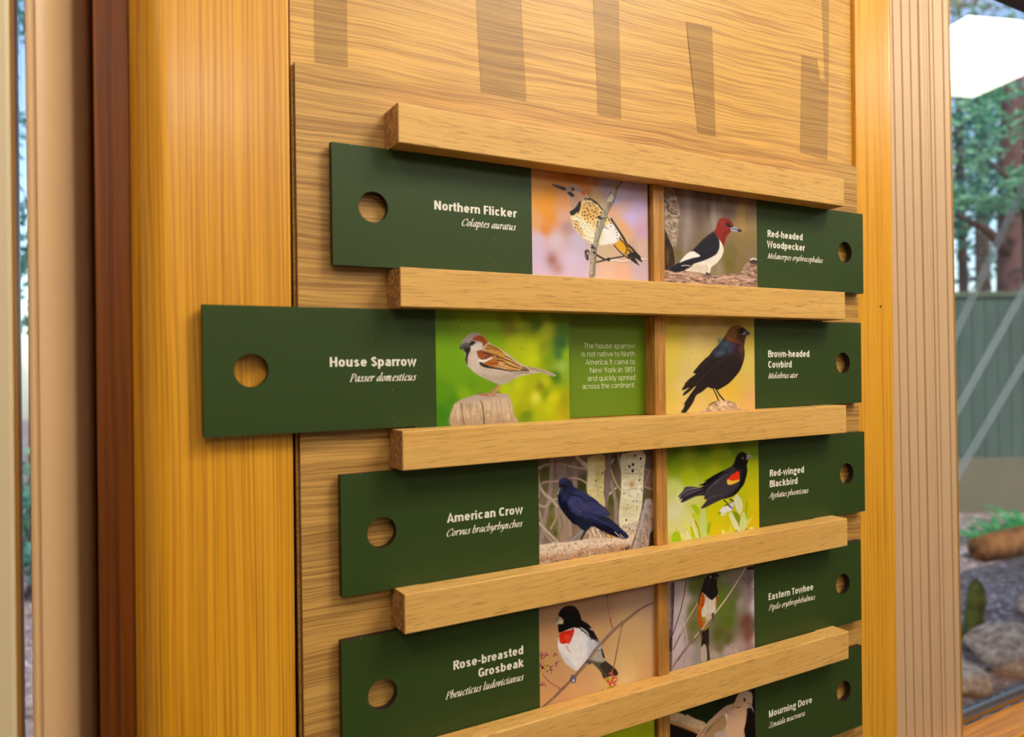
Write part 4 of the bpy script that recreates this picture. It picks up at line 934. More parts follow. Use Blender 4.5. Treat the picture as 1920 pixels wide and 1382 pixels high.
S 8a828c - 6.6 2.8 468,49 325,42 221,-9
S 7a727c - 5.7 2.8 523,32 357,-2 210,-45
S 2a252a - 5.7 3.8 478,40 324,18 216,-29
S 2a252a - 5.7 3.8 545,13 378,-20 231,-63
S 6a626c - 4.7 2.8 545,-7 389,-38 253,-73
S 1a161a - 7.6 5.7 568,44 478,11 357,-18
P 131013 soft=5.1 1184,346 1142,371 1094,377 1046,356 1016,320 991,270 973,237 1044,206 1127,191 1178,230 1203,289 1177,299
P e8b848 soft=4 883,66 892,101 971,82 1060,92 1062,69 982,47 911,41
P e2390c soft=5;noise=0.08 898,106 948,146 984,151 1007,165 1061,175 1069,127 1061,85 1006,83 971,79 924,90
D 4a2a20 996,169,10.0 972,157,7.0
P a8a2a4 sharp=1 1184,342 1220,341 1287,317 1201,302 1171,289 1175,308
S 5a5458 - 4.1 3.1 1183,314 1238,319 1287,317
S d8d4d4 - 4.1 3.1 1196,337 1250,326
D 8a8690 1122,310,14.2
D 0c0a0c 1123,309,10.2
D d0d0d8 1115,315,4.1
D 6a7010 168,-341,4.6 101,119,2.8 1302,116,3.1 352,-297,2.8''',
'grosbeak':'''G 1912,351,bb906a 2434,347,b28a68 2996,343,b69478 1959,129,c49468 2429,38,c89a6a 2876,44,c8a070 2987,-253,d0a870 2870,-320,d6b47c 2811,-444,d8ba84 2316,-379,cfa070 2002,-395,c89868 2643,-362,d0aa74 3103,-369,cca070 1872,401,a88a78 2544,400,ac8a72 3114,370,b09080
S 9c5a3c - 20.0 13.0 2616,424 2620,325 2651,193 2678,94
S d0a080 - 5.0 4.0 2610,407 2618,316 2646,203
D c89070 2620,360,5.0 2630,287,5.0 2646,230,5.0 2662,147,4.0
P 3c342e - 2415,-171 2469,-218 2533,-294 2565,-359 2643,-358 2710,-363 2739,-356 2711,-305 2645,-246 2579,-187 2536,-143 2448,-142
P 2a2420 soft=6;alpha=0.8 2579,-187 2645,-246 2711,-305 2739,-356 2699,-361 2644,-272
S 6a6258 soft=4 7.9 4.9 2469,-191 2534,-267 2599,-352
P aaa59c soft=7.9;noise=0.08 2426,-156 2482,-96 2542,-72 2574,-159 2579,-196 2513,-200 2448,-178
P 5a5a40 soft=9.8;alpha=0.8 2416,-153 2470,-173 2535,-205 2512,-236 2458,-211
P 1e1a1c - 2218,218 2303,247 2367,200 2431,144 2484,63 2527,-16 2558,-94 2582,-170 2552,-146 2526,-51 2429,21 2355,97 2292,161
P e6e0df noise=0.04 2061,144 2093,189 2218,197 2302,172 2366,121 2429,47 2527,-16 2537,-62 2471,-76 2427,-129 2383,-173 2307,-202 2254,-221 2192,-177 2130,-121 2079,-41 2049,34 2048,94
P b4b6c6 soft=29.4;alpha=0.75 2386,47 2527,-16 2537,-62 2471,-76 2427,-138 2362,-151 2385,-59
P c8c2c8 soft=11.4;alpha=0.8 2070,4 2141,-97 2213,-173 2265,-219 2192,-177 2130,-121 2079,-41
P 8aa0b8 soft=11.8;alpha=0.6 2473,30 2527,-16 2526,-43 2472,-14
S 1e1a1c - 8.7 4.9 2292,179 2366,112 2397,80 2429,38
S 2a2628 - 6.8 3.9 2302,151 2344,125 2386,69 2429,30
S e8e4e4 - 6.8 3.9 2302,177 2366,130 2398,93
S d8d4d8 soft=2 8.8 4.9 2409,148 2441,125
S 3a3638 - 5.9 3.9 2429,47 2472,21 2505,-12
S 3a3a40 - 5.9 4.0 2493,-80 2536,-85 2553,-75
S 2a262a - 8.7 4.8 2250,187 2292,170 2323,147
S a8a4b0 - 3.8 2.9 2141,-80 2192,-142 2244,-197
S b0acb8 - 3.8 2.8 2110,-39 2151,-99
S b0acb8 - 3.9 2.9 2319,-134 2362,-125
P 171416 noise=0.08 2054,343 2075,378 2117,401 2169,406 2231,391 2273,353 2304,291 2319,244 2388,196 2431,144 2366,165 2292,179 2218,188 2145,180 2062,172 2051,249
P 2c2628 soft=24.8;alpha=0.6 2096,396 2169,401 2242,371 2262,307 2178,347
S 3a3234 soft=2.9 4.8 3.8 2115,289 2167,289 2219,262
P d6301c soft=4.7;noise=0.16 2062,161 2103,175 2186,176 2223,187 2230,147 2206,99 2179,50 2143,59 2112,58 2073,75 2061,118
P e0583c soft=13.3;alpha=0.5 2113,134 2186,137 2174,79 2123,89
S e0887a soft=2.9 11.4 5.7 2140,35 2163,-8 2196,-46
S e8b0a4 soft=3.8 11.4 5.7 2174,53 2158,34
P cdb89c sharp=1 2000,275 2049,329 2079,313 2110,286 2106,246 2053,256
P 94806e soft=3.8 2000,275 2049,329 2072,314 2048,288
S 5a4a40 - 3.8 2.8 2002,275 2053,279 2105,284
D 4a3c36 2004,276,5.6
P e0ceb4 soft=4.7 2053,279 2103,281 2102,253 2058,258
D 0c0a0a 2152,313,11.4
D 6a6264 2147,318,2.8
S 8a6a58 - 19.2 24.2 3182,266 3053,242 2936,198 2820,145 2717,100 2627,45 2537,-18 2449,-81 2383,-156
S 86684f - 28.8 23.0 2383,-147 2286,-223 2211,-277 2106,-341
S 7a5e50 - 24.2 13.1 2106,-341 1982,-416 1839,-485
S 4a362e soft=3 7.1 7.1 3182,257 3053,231 2947,185 2831,129 2728,85 2638,30 2550,-34 2462,-96 2399,-168
S 4a362e soft=2.8 6.6 4.7 2383,-182 2298,-239 2221,-292 2116,-354 1992,-427 1844,-493
S b89c8a soft=3 6.1 6.1 3161,274 3042,250 2924,207 2809,154 2706,110 2616,55 2527,-9 2438,-71
S b89c8a soft=2.8 5.7 4.7 2275,-212 2201,-266 2096,-330 1972,-405
D 9a7a68 2786,142,14.2 2054,-355,13.2 1982,-416,10.3 2383,-156,11.7
S 7a5a4a - 14.1 13.1 2803,121 2773,45 2737,-93 2701,-221 2669,-305
S b8604a - 13.0 16.0 2669,-305 2666,-358 2665,-421
S b08a78 - 4.0 3.0 2791,96 2761,11 2725,-109 2696,-211
P 6a6068 soft=2.9 2174,-274 2201,-247 2238,-261 2248,-294 2237,-326 2205,-326 2181,-301
D d8d4dc 2216,-306,12.4
D 3a3438 2185,-298,7.6 2232,-317,7.7 2210,-325,6.7
P 5a5058 soft=2.9 2362,-151 2399,-146 2426,-178 2393,-193
D 2a2428 2415,-180,8.8 2367,-170,7.8
S b06850 - 14.9 11.2 1855,-132 1923,-232 2004,-301 2070,-346
S d89880 - 3.7 2.8 1865,-134 1934,-230 2014,-299
S a8a030 - 9.3 7.4 1875,-110 1936,-85 1986,-87
S a89a30 - 8.4 5.6 1880,-103 1946,-40 2013,-23
S a87838 - 7.4 5.5 1880,-103 1896,-30 1882,12
S a89038 - 8.4 5.6 1885,-113 1945,-117 1975,-140
S 8a7a30 - 7.4 5.6 1885,-113 1915,-144 1929,-165
S c0a030 - 11.1 7.4 1865,-134 1874,-204 1863,-227
S 9a4848 - 7.4 5.5 1855,-106 1866,-24 1862,20
S b08030 - 7.5 5.6 1890,-97 1986,-117 2032,-113
D 8c3a4c 1867,23,11.1 1882,3,10.2 1917,5,13.0 1932,-11,9.3 1901,-14,9.2 2013,-11,11.2 2028,-27,8.4 2002,-30,7.5 2042,-94,9.4 2022,-103,11.2 2027,-125,9.4 1965,-130,11.2 1975,-157,10.3 1955,-149,9.3 1986,-121,7.5 1924,-159,7.4 1935,-106,7.4 1970,-182,7.5 1866,-15,9.2 1881,-27,8.3 1857,4,9.2 1893,-263,9.2 1873,-268,11.1 1853,-267,9.2 1907,-288,7.4 1863,-244,7.4 1880,-112,11.1 1865,-100,11.1 1855,-81,8.3
D d07a78 1872,26,4.6 1922,8,5.6 2018,-7,4.7 2037,-102,4.7 1970,-143,4.7 1898,-260,4.6 1887,-2,3.7 1947,-14,3.7 1955,-132,3.7 2027,-117,3.7
D 3a2a20 1877,-115,12.9 1929,-160,6.5
P b8a020 soft=3 2597,-468 2642,-438 2675,-468 2641,-496
P c8b028 soft=3 2715,-459 2737,-468 2759,-518 2731,-526
P a89a20 soft=3 2576,-374 2632,-364 2643,-398 2609,-408
P 6a6a18 soft=3 2641,-496 2675,-459 2697,-500 2674,-522
D b83a40 2644,-331,14.0 2699,-374,12.1 2682,-384,13.0 2716,-387,10.1 2620,-411,13.0 2642,-429,14.0 2676,-423,14.0 2704,-420,11.1 2692,-440,10.0 2727,-412,9.1 2659,-401,10.0 2576,-365,7.9 2609,-391,9.0 2698,-455,10.1 2647,-453,9.0
D 98384c 2531,-480,10.9 2547,-502,11.9 2530,-511,9.9 2569,-498,10.9 2591,-490,10.9 2580,-518,9.9 2613,-508,10.0 2635,-509,9.0 2607,-525,9.0 2553,-476,7.9 2652,-526,8.0
D e89080 2644,-326,5.0 2705,-374,5.0 2626,-417,5.0 2676,-421,5.0 2716,-382,4.0 2547,-495,4.0 2586,-493,4.0 2692,-443,4.0
S d84838 - 6.0 4.0 2665,-421 2620,-402
S d84838 - 6.0 4.0 2676,-423 2720,-451
S c8a028 - 5.9 4.0 2520,-478 2575,-455
D 2a2018 2697,-509,8.0 2720,-487,6.0 2631,-431,5.0''',
'towhee':'''G 251,324,b5a4a4 331,267,c2b0ae 306,140,c0aeb0 245,-67,c0acb4 277,-248,bcaab4 416,-275,a89a9c 484,330,6a7038 567,362,5f5f36 457,114,707238 478,-66,69692f 452,-194,777050 906,263,68763a 879,87,5c7020 963,-110,5a6a22 1029,61,5e6a2c 837,-223,5a5e26 960,-292,5c5c2e 1093,142,6a6a44 1156,67,8a8070 1122,340,857a72 1302,294,7a6466 1286,111,8e7878 1379,235,bca6b0 1376,2,c4b0b8 1243,-160,6e4a38 1279,-306,7a5048 1386,-214,6a5a58 1383,-373,b8a0a4 1148,-420,9a8a84 958,-428,a4969a 772,-436,a0948e 532,-387,8c8684 835,-358,6a6440 1084,-480,b4a4a4 1277,-445,90787a 355,-439,a89aa0
B 377,233,70,61,d0c0be,0.6
B 843,165,74,108,6a8020,0.5
B 1261,-238,58,185,6e4638,0.6
B 1366,-211,34,37,5a4a48,0.7
B 1376,2,45,112,ccbac4,0.6
B 279,-135,58,122,cab8c0,0.5
B 1156,58,46,55,9a8c80,0.6
B 933,350,75,54,9a8c88,0.4
B 1288,250,39,148,725a5c,0.6
P 6e5e5c noise=0.3;nx=0.8;ny=1.6 148,416 218,420 212,200 198,28 185,-143 178,-402 172,-518 136,-514
P 3a2e2c soft=6;alpha=0.7 190,420 221,420 212,200 199,28 185,-143 170,-140 182,118
S a8989c soft=4 8.9 7.9 157,408 156,192 151,-15
B 160,-69,16,35,5a2e24,0.7
P 2e2420 soft=7.9;alpha=0.8 144,-135 183,-134 180,-272 151,-258
S 3a2c2a - 10.0 13.0 382,424 349,282 294,116 188,-100 149,-127
S bca48c - 16.1 16.1 543,166 456,79 350,-34 244,-172 189,-252
S 5a4438 soft=2 6.1 6.1 550,156 466,70 359,-45 253,-182 195,-258
S 5a4438 soft=3 8.0 6.0 290,-119 244,-180 191,-253
S c4ae96 - 13.1 9.1 287,58 344,-16 377,-127 387,-243
S 9a8a84 - 9.1 8.1 371,-315 338,-418 310,-517
P 2a2220 noise=0.08 593,-132 682,-108 689,-284 701,-448 669,-457 629,-465 578,-460 570,-395 582,-219
P a99d91 soft=6.2 581,-299 623,-280 650,-321 657,-439 629,-465 581,-461 572,-395
S 6a5e54 - 5.2 4.2 663,-288 670,-370 665,-450
S c8bcb0 - 4.2 3.1 689,-311 698,-385 697,-443
S c8bcb0 - 4.1 3.1 578,-307 573,-377 581,-455
S 3a302c - 9.4 6.2 677,-282 682,-364 675,-434
P d8cab4 noise=0.05 608,266 709,178 806,189 827,213 808,117 787,48 745,1 657,-55 608,-64 586,47 588,154
P a08238 soft=10.3 586,12 657,-10 682,-108 601,-134 585,-59
P bfae8c soft=14.6;alpha=0.7 658,35 743,29 730,-14 645,-52
P b8541c soft=5.1;noise=0.12 590,282 625,237 639,190 623,130 589,82 588,2 611,-64 574,-106 543,-25 533,83 540,144 565,211
P a84818 soft=5.3 797,182 829,190 815,124 782,62 793,128
S 7a5a30 - 5.2 3.1 599,98 622,68
S c87838 soft=5.1 10.3 5.1 589,242 570,174 557,88
S a89674 - 4.2 3.1 684,120 677,58
S a89674 - 4.2 3.1 744,136 731,76
S 2a2220 - 18.5 12.3 608,311 571,236 543,152
P 231d1d noise=0.08 640,404 688,432 786,436 841,414 812,369 811,297 828,240 815,197 776,181 739,162 703,186 643,238 590,282 609,337
P 342c2c soft=24.9;alpha=0.6 639,377 688,405 735,326 662,284
D d8ceb4 721,409,12.5
D 1c1410 721,409,7.3
S 9a9088 - 7.4 3.2 782,384 816,402 847,409
S 2a2424 - 8.4 3.2 797,398 853,411
S c6ad92 - 19.3 18.2 1236,432 1134,320 1018,209 904,110 779,13
S bca286 - 17.6 17.6 779,13 681,-50 584,-121 476,-190
S 8a7060 - 17.1 14.1 476,-190 358,-272 241,-371 174,-444
S 4a362c soft=2.1 6.4 6.4 1246,418 1147,308 1031,198 916,98 791,2
S 5a4438 soft=2 6.1 6.1 693,-61 595,-133 487,-201 369,-284 252,-382
S 4a3830 soft=3 8.0 6.0 369,-284 252,-374 177,-441
S e4d2bc - 4.3 4.3 1121,321 1006,211 892,112 767,16
P 6a4a44 soft=3.1 724,5 749,28 769,6 764,-56 744,-57 736,-24
P 6a4a44 soft=3.1 553,-160 560,-126 584,-121 589,-158 597,-204 582,-208 571,-172
D 4a3430 749,19,10.5 572,-128,9.3 585,-186,7.2
S 8a5a3a - 12.4 10.3 585,-59 572,-119
S 7a5c50 - 8.8 7.7 1214,307 1301,220 1428,115
D 3a302e 1192,325,7.6 1217,302,6.5
S a08478 - 19.3 15.0 1016,-362 1028,-396 1052,-447 1071,-505
D b8a090 1016,-364,10.7
D 5a3a34 1055,-502,12.9
S 3a302e - 6.3 3.2 771,-500 808,-497
P 1e1a1a sharp=1 1254,429 1350,431 1369,412 1375,395 1258,403
D e0d8d8 250,-497,5.0''',
'dove':'''G 412,328,182710 628,330,1a290e 849,316,161f0e 590,204,1a290e 1311,365,1a120c 1346,46,1a110d 1265,-103,18100c 270,177,160f0a 201,221,1a0f0a 480,76,140f0a 344,450,141a0c
B 555,315,116,48,1e3010,0.6
B 700,302,88,32,1c2e10,0.5
P ccae8c soft=4.9;noise=0.1 135,381 259,371 356,320 377,327 412,304 482,257 640,162 566,75 445,138 305,216 141,299
P b27c4a soft=15.9;alpha=0.85 141,320 306,247 453,168 595,106 566,70 445,133 305,210 141,296
P d8c2a4 soft=14.7;alpha=0.6 203,373 328,321 496,238 596,175 482,214 306,295
P c09a78 noise=0.06 479,33 494,62 552,100 618,143 684,186 773,219 848,256 931,282 1030,284 1061,305 1108,360 1170,374 1248,367 1295,340 1320,301 1317,234 1309,202 1261,185 1230,187 1221,122 1216,44 1187,-27 1139,-138
P d6ac8a soft=19.6 945,177 1075,224 1222,177 1219,77 1187,-27 1135,-137 918,-80 905,44
P a9845e soft=11.5;noise=0.08 579,7 697,107 802,179 907,186 936,135 920,68 882,28 770,18 732,-32
P b8a49c soft=15.3;alpha=0.7 732,-32 770,34 905,28 918,-80
P c0a088 soft=14.1;alpha=0.7 743,215 848,253 939,278 1022,280 999,231 885,203 772,186
S 4a3420 - 8.2 4.4 579,18 624,71 683,116 753,145
S 4a3420 - 8.1 5.0 508,47 566,86 625,125
S 5a4028 - 5.7 3.8 609,32 660,78 720,112
S 3a2818 - 8.8 5.0 646,77 683,105 742,139
S 5a4028 - 6.2 3.7 544,49 595,89 647,130
S e0c49c - 4.4 3.1 523,65 581,109 647,147
S e6d6b8 alpha=0.8 3.8 2.5 684,181 773,213 848,247
P e2d8da soft=5.2 906,203 939,191 943,150 932,114 918,162
P c89a94 soft=19.5;alpha=0.5 975,214 1044,198 1058,128 997,137
S 9a7a78 soft=2.6 6.5 3.2 991,232 1014,213
S b08a60 soft=6.4;alpha=0.6 10.2 5.1 816,99 861,121 921,95
S c0a890 soft=3.2 5.8 3.9 937,146 920,40 912,-2
P cba888 soft=7.9 1072,302 1108,360 1170,374 1248,367 1303,336 1320,289 1313,223 1261,185 1198,183 1114,231
P b29c90 soft=17.2;alpha=0.8 1116,359 1178,372 1256,363 1311,320 1310,264 1232,326 1154,333
P cfc6b2 soft=4 1178,288 1189,314 1216,310 1231,282 1225,261 1200,257
P 15100e - 1181,291 1193,309 1212,303 1223,281 1215,264 1198,265
D e0e0e0 1197,294,3.3
S 5a3a30 - 5.3 8.0 1235,258 1262,230 1309,213
P c8a0a0 soft=5.3 1238,218 1277,220 1309,202 1300,176 1261,185
S 8a4a5a soft=4 14.6 10.6 1269,203 1301,187
S aaa4c0 - 20.0 6.0 1301,195 1320,165 1338,117
S 6a4a5a - 5.3 3.3 1297,182 1320,148 1335,119
S 3a2a20 soft=2 13.1 6.6 1094,223 1117,225 1145,227
S 6a5040 soft=2 5.9 2.6 1099,285 1130,291
D 6a5a4c 1037,238,5.2 1083,255,4.6 934,224,5.2''',
'lime':'''G 2531,559,9ab010 2690,520,a8bc14 2952,456,bcc828 3155,407,c4cc40 2818,363,b0c018 3085,296,a8b818
B 2992,457,108,84,d0d860,0.5''',
}

RES = 4.0                                 # paint cells per millimetre
INK = 1.06
class Canvas:
    def __init__(s, x0, x1, z0, z1):
        s.x0, s.z1 = x0, z1; s.w = int((x1-x0)*RES)+1; s.h = int((z1-z0)*RES)+1
        s.a = np.zeros((s.h, s.w, 3)); s.rs = np.random.RandomState(7)
        s.gx, s.gz = np.meshgrid(np.arange(s.w), np.arange(s.h))
    def px(s, x, z): return ((x*.1-s.x0)*RES, (s.z1-z*.1)*RES)
    def noise(s, sx, sz, h, w):
        a = np.zeros((h, w)); amp = 1.; tot = 0
        for o in range(3):
            cx, cz = max(1.5, sx/2**o), max(1.5, sz/2**o)
            nh, nw = int(h/cz)+3, int(w/cx)+3; r = s.rs.rand(nh, nw)
            yi = np.arange(h)/cz; xi = np.arange(w)/cx; y0 = yi.astype(int); x0 = xi.astype(int); fy = (yi-y0)[:, None]; fx = (xi-x0)[None]
            fy = fy*fy*(3-2*fy); fx = fx*fx*(3-2*fx)
            a += amp*((r[y0][:, x0]*(1-fx)+r[y0][:, x0+1]*fx)*(1-fy) + (r[y0+1][:, x0]*(1-fx)+r[y0+1][:, x0+1]*fx)*fy); tot += amp; amp *= .6
        return a/tot*2-1
    def comp(s, m, col, box, alpha=1., nz=0, nx=1, ny=1):
        y0, y1, x0, x1 = box; c = np.array(lin(col)); sub = s.a[y0:y1, x0:x1]
        if nz:
            n = np.clip(s.noise(9*nx, 9*ny, y1-y0, x1-x0)*nz*2.6, -.75, 1.0)[..., None]
            c = c*(1+n)
        m = (m*alpha)[..., None]; s.a[y0:y1, x0:x1] = sub*(1-m)+c*m
    def clampbox(s, x0, x1, y0, y1):
        return max(0, int(y0)), min(s.h, int(y1)+2), max(0, int(x0)), min(s.w, int(x1)+2)
    def blur(s, m, r):
        k = max(1, int(round(r*.55)))
        for _ in range(2):
            for ax in (0, 1):
                p = [(0, 0), (0, 0)]; p[ax] = (k+1, k); c = np.cumsum(np.pad(m, p, mode='edge'), axis=ax)
                m = (np.take(c, range(2*k+1, c.shape[ax]), ax) - np.take(c, range(0, c.shape[ax]-2*k-1), ax))/(2*k+1)
        return m
    def poly(s, col, pts, o):
        p = [s.px(*q) for q in pts]
        if not o.get('sharp') and len(p) > 3: p = [tuple(q) for q in cat(p + [p[0], p[1]], 5)][: -5]
        soft = o.get('soft', 0)*.1*RES; pad = soft*1.6+3
        xs = [q[0] for q in p]; ys = [q[1] for q in p]
        b = s.clampbox(min(xs)-pad, max(xs)+pad, min(ys)-pad, max(ys)+pad)
        if b[1] <= b[0] or b[3] <= b[2]: return
        X = s.gx[b[0]:b[1], b[2]:b[3]]; Y = s.gz[b[0]:b[1], b[2]:b[3]]; m = np.zeros(X.shape)
        ins = np.zeros(X.shape, bool)
        for (xa, ya), (xb, yb) in zip(p, p[1:]+p[:1]):
            if ya == yb: continue
            ins ^= ((ya > Y) != (yb > Y)) & (X < (xb-xa)*(Y-ya)/(yb-ya)+xa)
        m = s.blur(ins.astype(float), max(soft, 1.2))
        s.comp(m, col, b, o.get('alpha', 1), o.get('noise', 0), o.get('nx', 1), o.get('ny', 1))
    def stroke(s, col, w0, w1, pts, o):
        p = [s.px(*q) for q in pts]
        if len(p) > 2: p = [tuple(q) for q in cat(p, 6)]
        soft = max(.6, o.get('soft', 0)*.1*RES); w = np.linspace(w0, w1, len(p))*.1*RES/2; pad = max(w)+soft+2
        xs = [q[0] for q in p]; ys = [q[1] for q in p]; b = s.clampbox(min(xs)-pad, max(xs)+pad, min(ys)-pad, max(ys)+pad)
        if b[1] <= b[0] or b[3] <= b[2]: return
        X = s.gx[b[0]:b[1], b[2]:b[3]]; Y = s.gz[b[0]:b[1], b[2]:b[3]]; m = np.zeros(X.shape)
        for i in range(len(p)-1):
            (xa, ya), (xb, yb) = p[i], p[i+1]; dx, dy = xb-xa, yb-ya; L2 = dx*dx+dy*dy+1e-9
            t = np.clip(((X-xa)*dx+(Y-ya)*dy)/L2, 0, 1); d = np.hypot(X-xa-t*dx, Y-ya-t*dy); ww = w[i]*(1-t)+w[i+1]*t
            m = np.maximum(m, np.clip((ww-d)/soft*.5+.5, 0, 1))
        s.comp(m, col, b, o.get('alpha', 1), o.get('noise', .05))
    def dots(s, col, ds):
        for x, z, r in ds:
            cx, cy = s.px(x, z); r = r*.1*RES; b = s.clampbox(cx-r-2, cx+r+2, cy-r-2, cy+r+2)
            if b[1] <= b[0] or b[3] <= b[2]: continue
            d = np.hypot(s.gx[b[0]:b[1], b[2]:b[3]]-cx, s.gz[b[0]:b[1], b[2]:b[3]]-cy); s.comp(np.clip(r-d+.5, 0, 1), col, b)
    def run(s, txt):
        def opt(t): return {} if t == '-' else {a.split('=')[0]: float(a.split('=')[1]) for a in t.split(';')}
        def P2(ts): return [tuple(float(v) for v in t.split(',')) for t in ts]
        for ln in txt.split('\n'):
            t = ln.split()
            if not t: continue
            if t[0] == 'G':
                num = np.zeros_like(s.a); den = np.zeros((s.h, s.w))
                for q in t[1:]:
                    x, z, h = q.split(','); cx, cy = s.px(float(x), float(z)); d2 = (s.gx-cx)**2+(s.gz-cy)**2
                    wgt = 1/(d2+120)**1.7; num += wgt[..., None]*np.array(lin(h)); den += wgt
                s.a = num/den[..., None]
            elif t[0] == 'B':
                x, z, rx, rz, h, al = t[1].split(','); cx, cy = s.px(float(x), float(z)); k = .1*RES
                m = np.exp(-((s.gx-cx)/(float(rx)*k))**2-((s.gz-cy)/(float(rz)*k))**2)
                s.comp(m, h, (0, s.h, 0, s.w), float(al))
            elif t[0] == 'P': s.poly(t[1], P2(t[3:]), opt(t[2]))
            elif t[0] == 'S': s.stroke(t[1], float(t[3]), float(t[4]), P2(t[5:]), opt(t[2]))
            elif t[0] == 'D': s.dots(t[1], P2(t[2:]))
            elif t[0] == 'K':
                xa, za, xb, zb, n, r = map(float, t[2].split(','))
                s.dots(t[1], [(xa+(xb-xa)*s.rs.rand(), za+(zb-za)*s.rs.rand(), r*(.4+s.rs.rand()*.9)) for _ in range(int(n))])
def picture(name, key, x0, x1, z0, z1, y, parent):
    """x, z in millimetres in the parent's space"""
    c = Canvas(x0, x1, z0, z1); c.run(ART[key])
    a = c.a; h, w = a.shape[0]//2, a.shape[1]//2
    a = a[:h*2, :w*2].reshape(h, 2, w, 2, 3).mean((1, 3))
    lum = a @ np.array((.25, .65, .10)); a = lum[..., None] + (a-lum[..., None])*1.02; a = np.clip((a*1.05-.008)*INK, 0, .92)
    xs = np.linspace(x0, x1, w)*.001; zs = np.linspace(z1, z0, h)*.001
    co = np.zeros((h, w, 3)); co[..., 0] = xs[None]; co[..., 1] = y; co[..., 2] = zs[:, None]
    i = np.arange(h*w).reshape(h, w)
    fc = np.stack([i[:-1, :-1], i[1:, :-1], i[1:, 1:], i[:-1, 1:]], -1).reshape(-1, 4)
    me = bpy.data.meshes.new(name); me.vertices.add(h*w); me.vertices.foreach_set('co', co.ravel())
    me.loops.add(fc.size); me.loops.foreach_set('vertex_index', fc.ravel().astype(np.int32))
    me.polygons.add(len(fc)); me.polygons.foreach_set('loop_start', np.arange(0, fc.size, 4, dtype=np.int32)); me.polygons.foreach_set('loop_total', np.full(len(fc), 4, np.int32))
    me.update(calc_edges=True)
    at = me.color_attributes.new('ink', 'FLOAT_COLOR', 'POINT'); rgba = np.ones((h*w, 4)); rgba[:, :3] = a.reshape(-1, 3); at.data.foreach_set('color', rgba.ravel().astype(np.float32))
    me.materials.append(M_PRINT)
    return put(bpy.data.objects.new(name, me), parent=parent)

# ------------------------------------------------------------------ the sliding bird cards
LEN, HH, TH = .3205, .0486, .0523
YF, YB = -.0095, -.0030
def bird_card(key, side, edge, zc, label, name_lines, latin_lines, hole=True, hz=0.):
    lx = edge if side == 'L' else edge-LEN
    root = empty('bird_card', (lx, 0, zz(zc)), label=label, cat='bird card', group='sliding bird cards in the rails')
    sx = (lambda x: x) if side == 'L' else (lambda x: LEN-x)
    outer = [(0, -HH), (.165, -HH), (.165, -TH), (LEN, -TH), (LEN, TH), (.165, TH), (.165, HH), (0, HH)]
    hol = [(.0340+.0125*math.cos(a*math.pi/24), hz+.0125*math.sin(a*math.pi/24)) for a in range(48)]
    if side == 'R': outer = [(sx(x), z) for x, z in outer][::-1]; hol = [(sx(x), z) for x, z in hol]
    loops = [outer, hol]
    allp = [p for lp in loops for p in lp]
    tris = tessellate_polygon([[Vector((x, z, 0)) for x, z in lp] for lp in loops])
    bm = bmesh.new(); fv = [bm.verts.new((x, YF, z)) for x, z in allp]; bv = [bm.verts.new((x, YB, z)) for x, z in allp]
    for t in tris:
        for vs, mi in ((fv, 0), (bv, 1)):
            f = bm.faces.new([vs[i] for i in t]); f.material_index = mi
            f.normal_update()
            if (f.normal.y > 0) == (mi == 0): f.normal_flip()
    s0 = 0
    for lp in loops:
        n = len(lp)
        for i in range(n):
            j = (i+1) % n; f = bm.faces.new((fv[s0+i], fv[s0+j], bv[s0+j], bv[s0+i])); f.material_index = 1
        s0 += n
    bmesh.ops.recalc_face_normals(bm, faces=bm.faces)
    from_bm('green_board', bm, [M_CARD, M_CORE], parent=root)
    if side == 'L': picture('bird_photo', key, 184.4, 320.4, -52.2, 52.2, YF-.00012, root)
    else: picture('bird_photo', key, .1, 136.6, -52.2, 52.2, YF-.00012, root)
    if name_lines: lettering('name_lettering', [(s, a-lx, b-lx, z-zc, .0076) for s, a, b, z in name_lines], YF-.0001, root, 'bold')
    if latin_lines: lettering('latin_lettering', [(s, a-lx, b-lx, z-zc, .0061) for s, a, b, z in latin_lines], YF-.0001, root, 'italic')
    return root
bird_card('flicker', 'L', -.0480, -.0807, 'green card reading Northern Flicker with spotted bird photo, left of the top row',
    [('Northern Flicker', .0399, .1199, -.0777)], [('Colaptes auratus', .0648, .1190, -.0893)])
bird_card('woodpecker', 'R', .6103, -.0800, 'green card reading Red-headed Woodpecker, right of the top row',
    [('Red-headed', .4434, .5010, -.0713), ('Woodpecker', .4431, .5041, -.0833)], [('Melanerpes erythrocephalus', .4430, .5350, -.0953)])
bird_card('sparrow', 'L', -.1450, -.2120, 'green card reading House Sparrow, slid far out to the left over the casing',
    [('House Sparrow', -.0516, .0211, -.2100)], [('Passer domesticus', -.0363, .0207, -.2221)])
bird_card('cowbird', 'R', .6046, -.2130, 'green card reading Brown-headed Cowbird with black bird on yellow photo',
    [('Brown-headed', .4422, .5104, -.2054), ('Cowbird', .4423, .4803, -.2172)], [('Molothrus ater', .4419, .4900, -.2290)])
bird_card('crow', 'L', -.0444, -.3448, 'green card reading American Crow with blue-black bird on a log photo',
    [('American Crow', .0484, .1226, -.3446)], [('Corvus brachyrhynchos', .0466, .1219, -.3563)], hz=-.0008)
bird_card('blackbird', 'R', .6092, -.3460, 'green card reading Red-winged Blackbird with red-shouldered black bird photo',
    [('Red-winged', .4428, .4990, -.3385), ('Blackbird', .4425, .4881, -.3504)], [('Agelaius phoeniceus', .4414, .5058, -.3624)])
bird_card('grosbeak', 'L', -.0456, -.4770, 'green card reading Rose-breasted Grosbeak with red-throated white bird photo',
    [('Rose-breasted', .0521, .1216, -.4715), ('Grosbeak', .0760, .1217, -.4830)], [('Pheucticus ludovicianus', .0437, .1212, -.4951)], hz=-.0008)
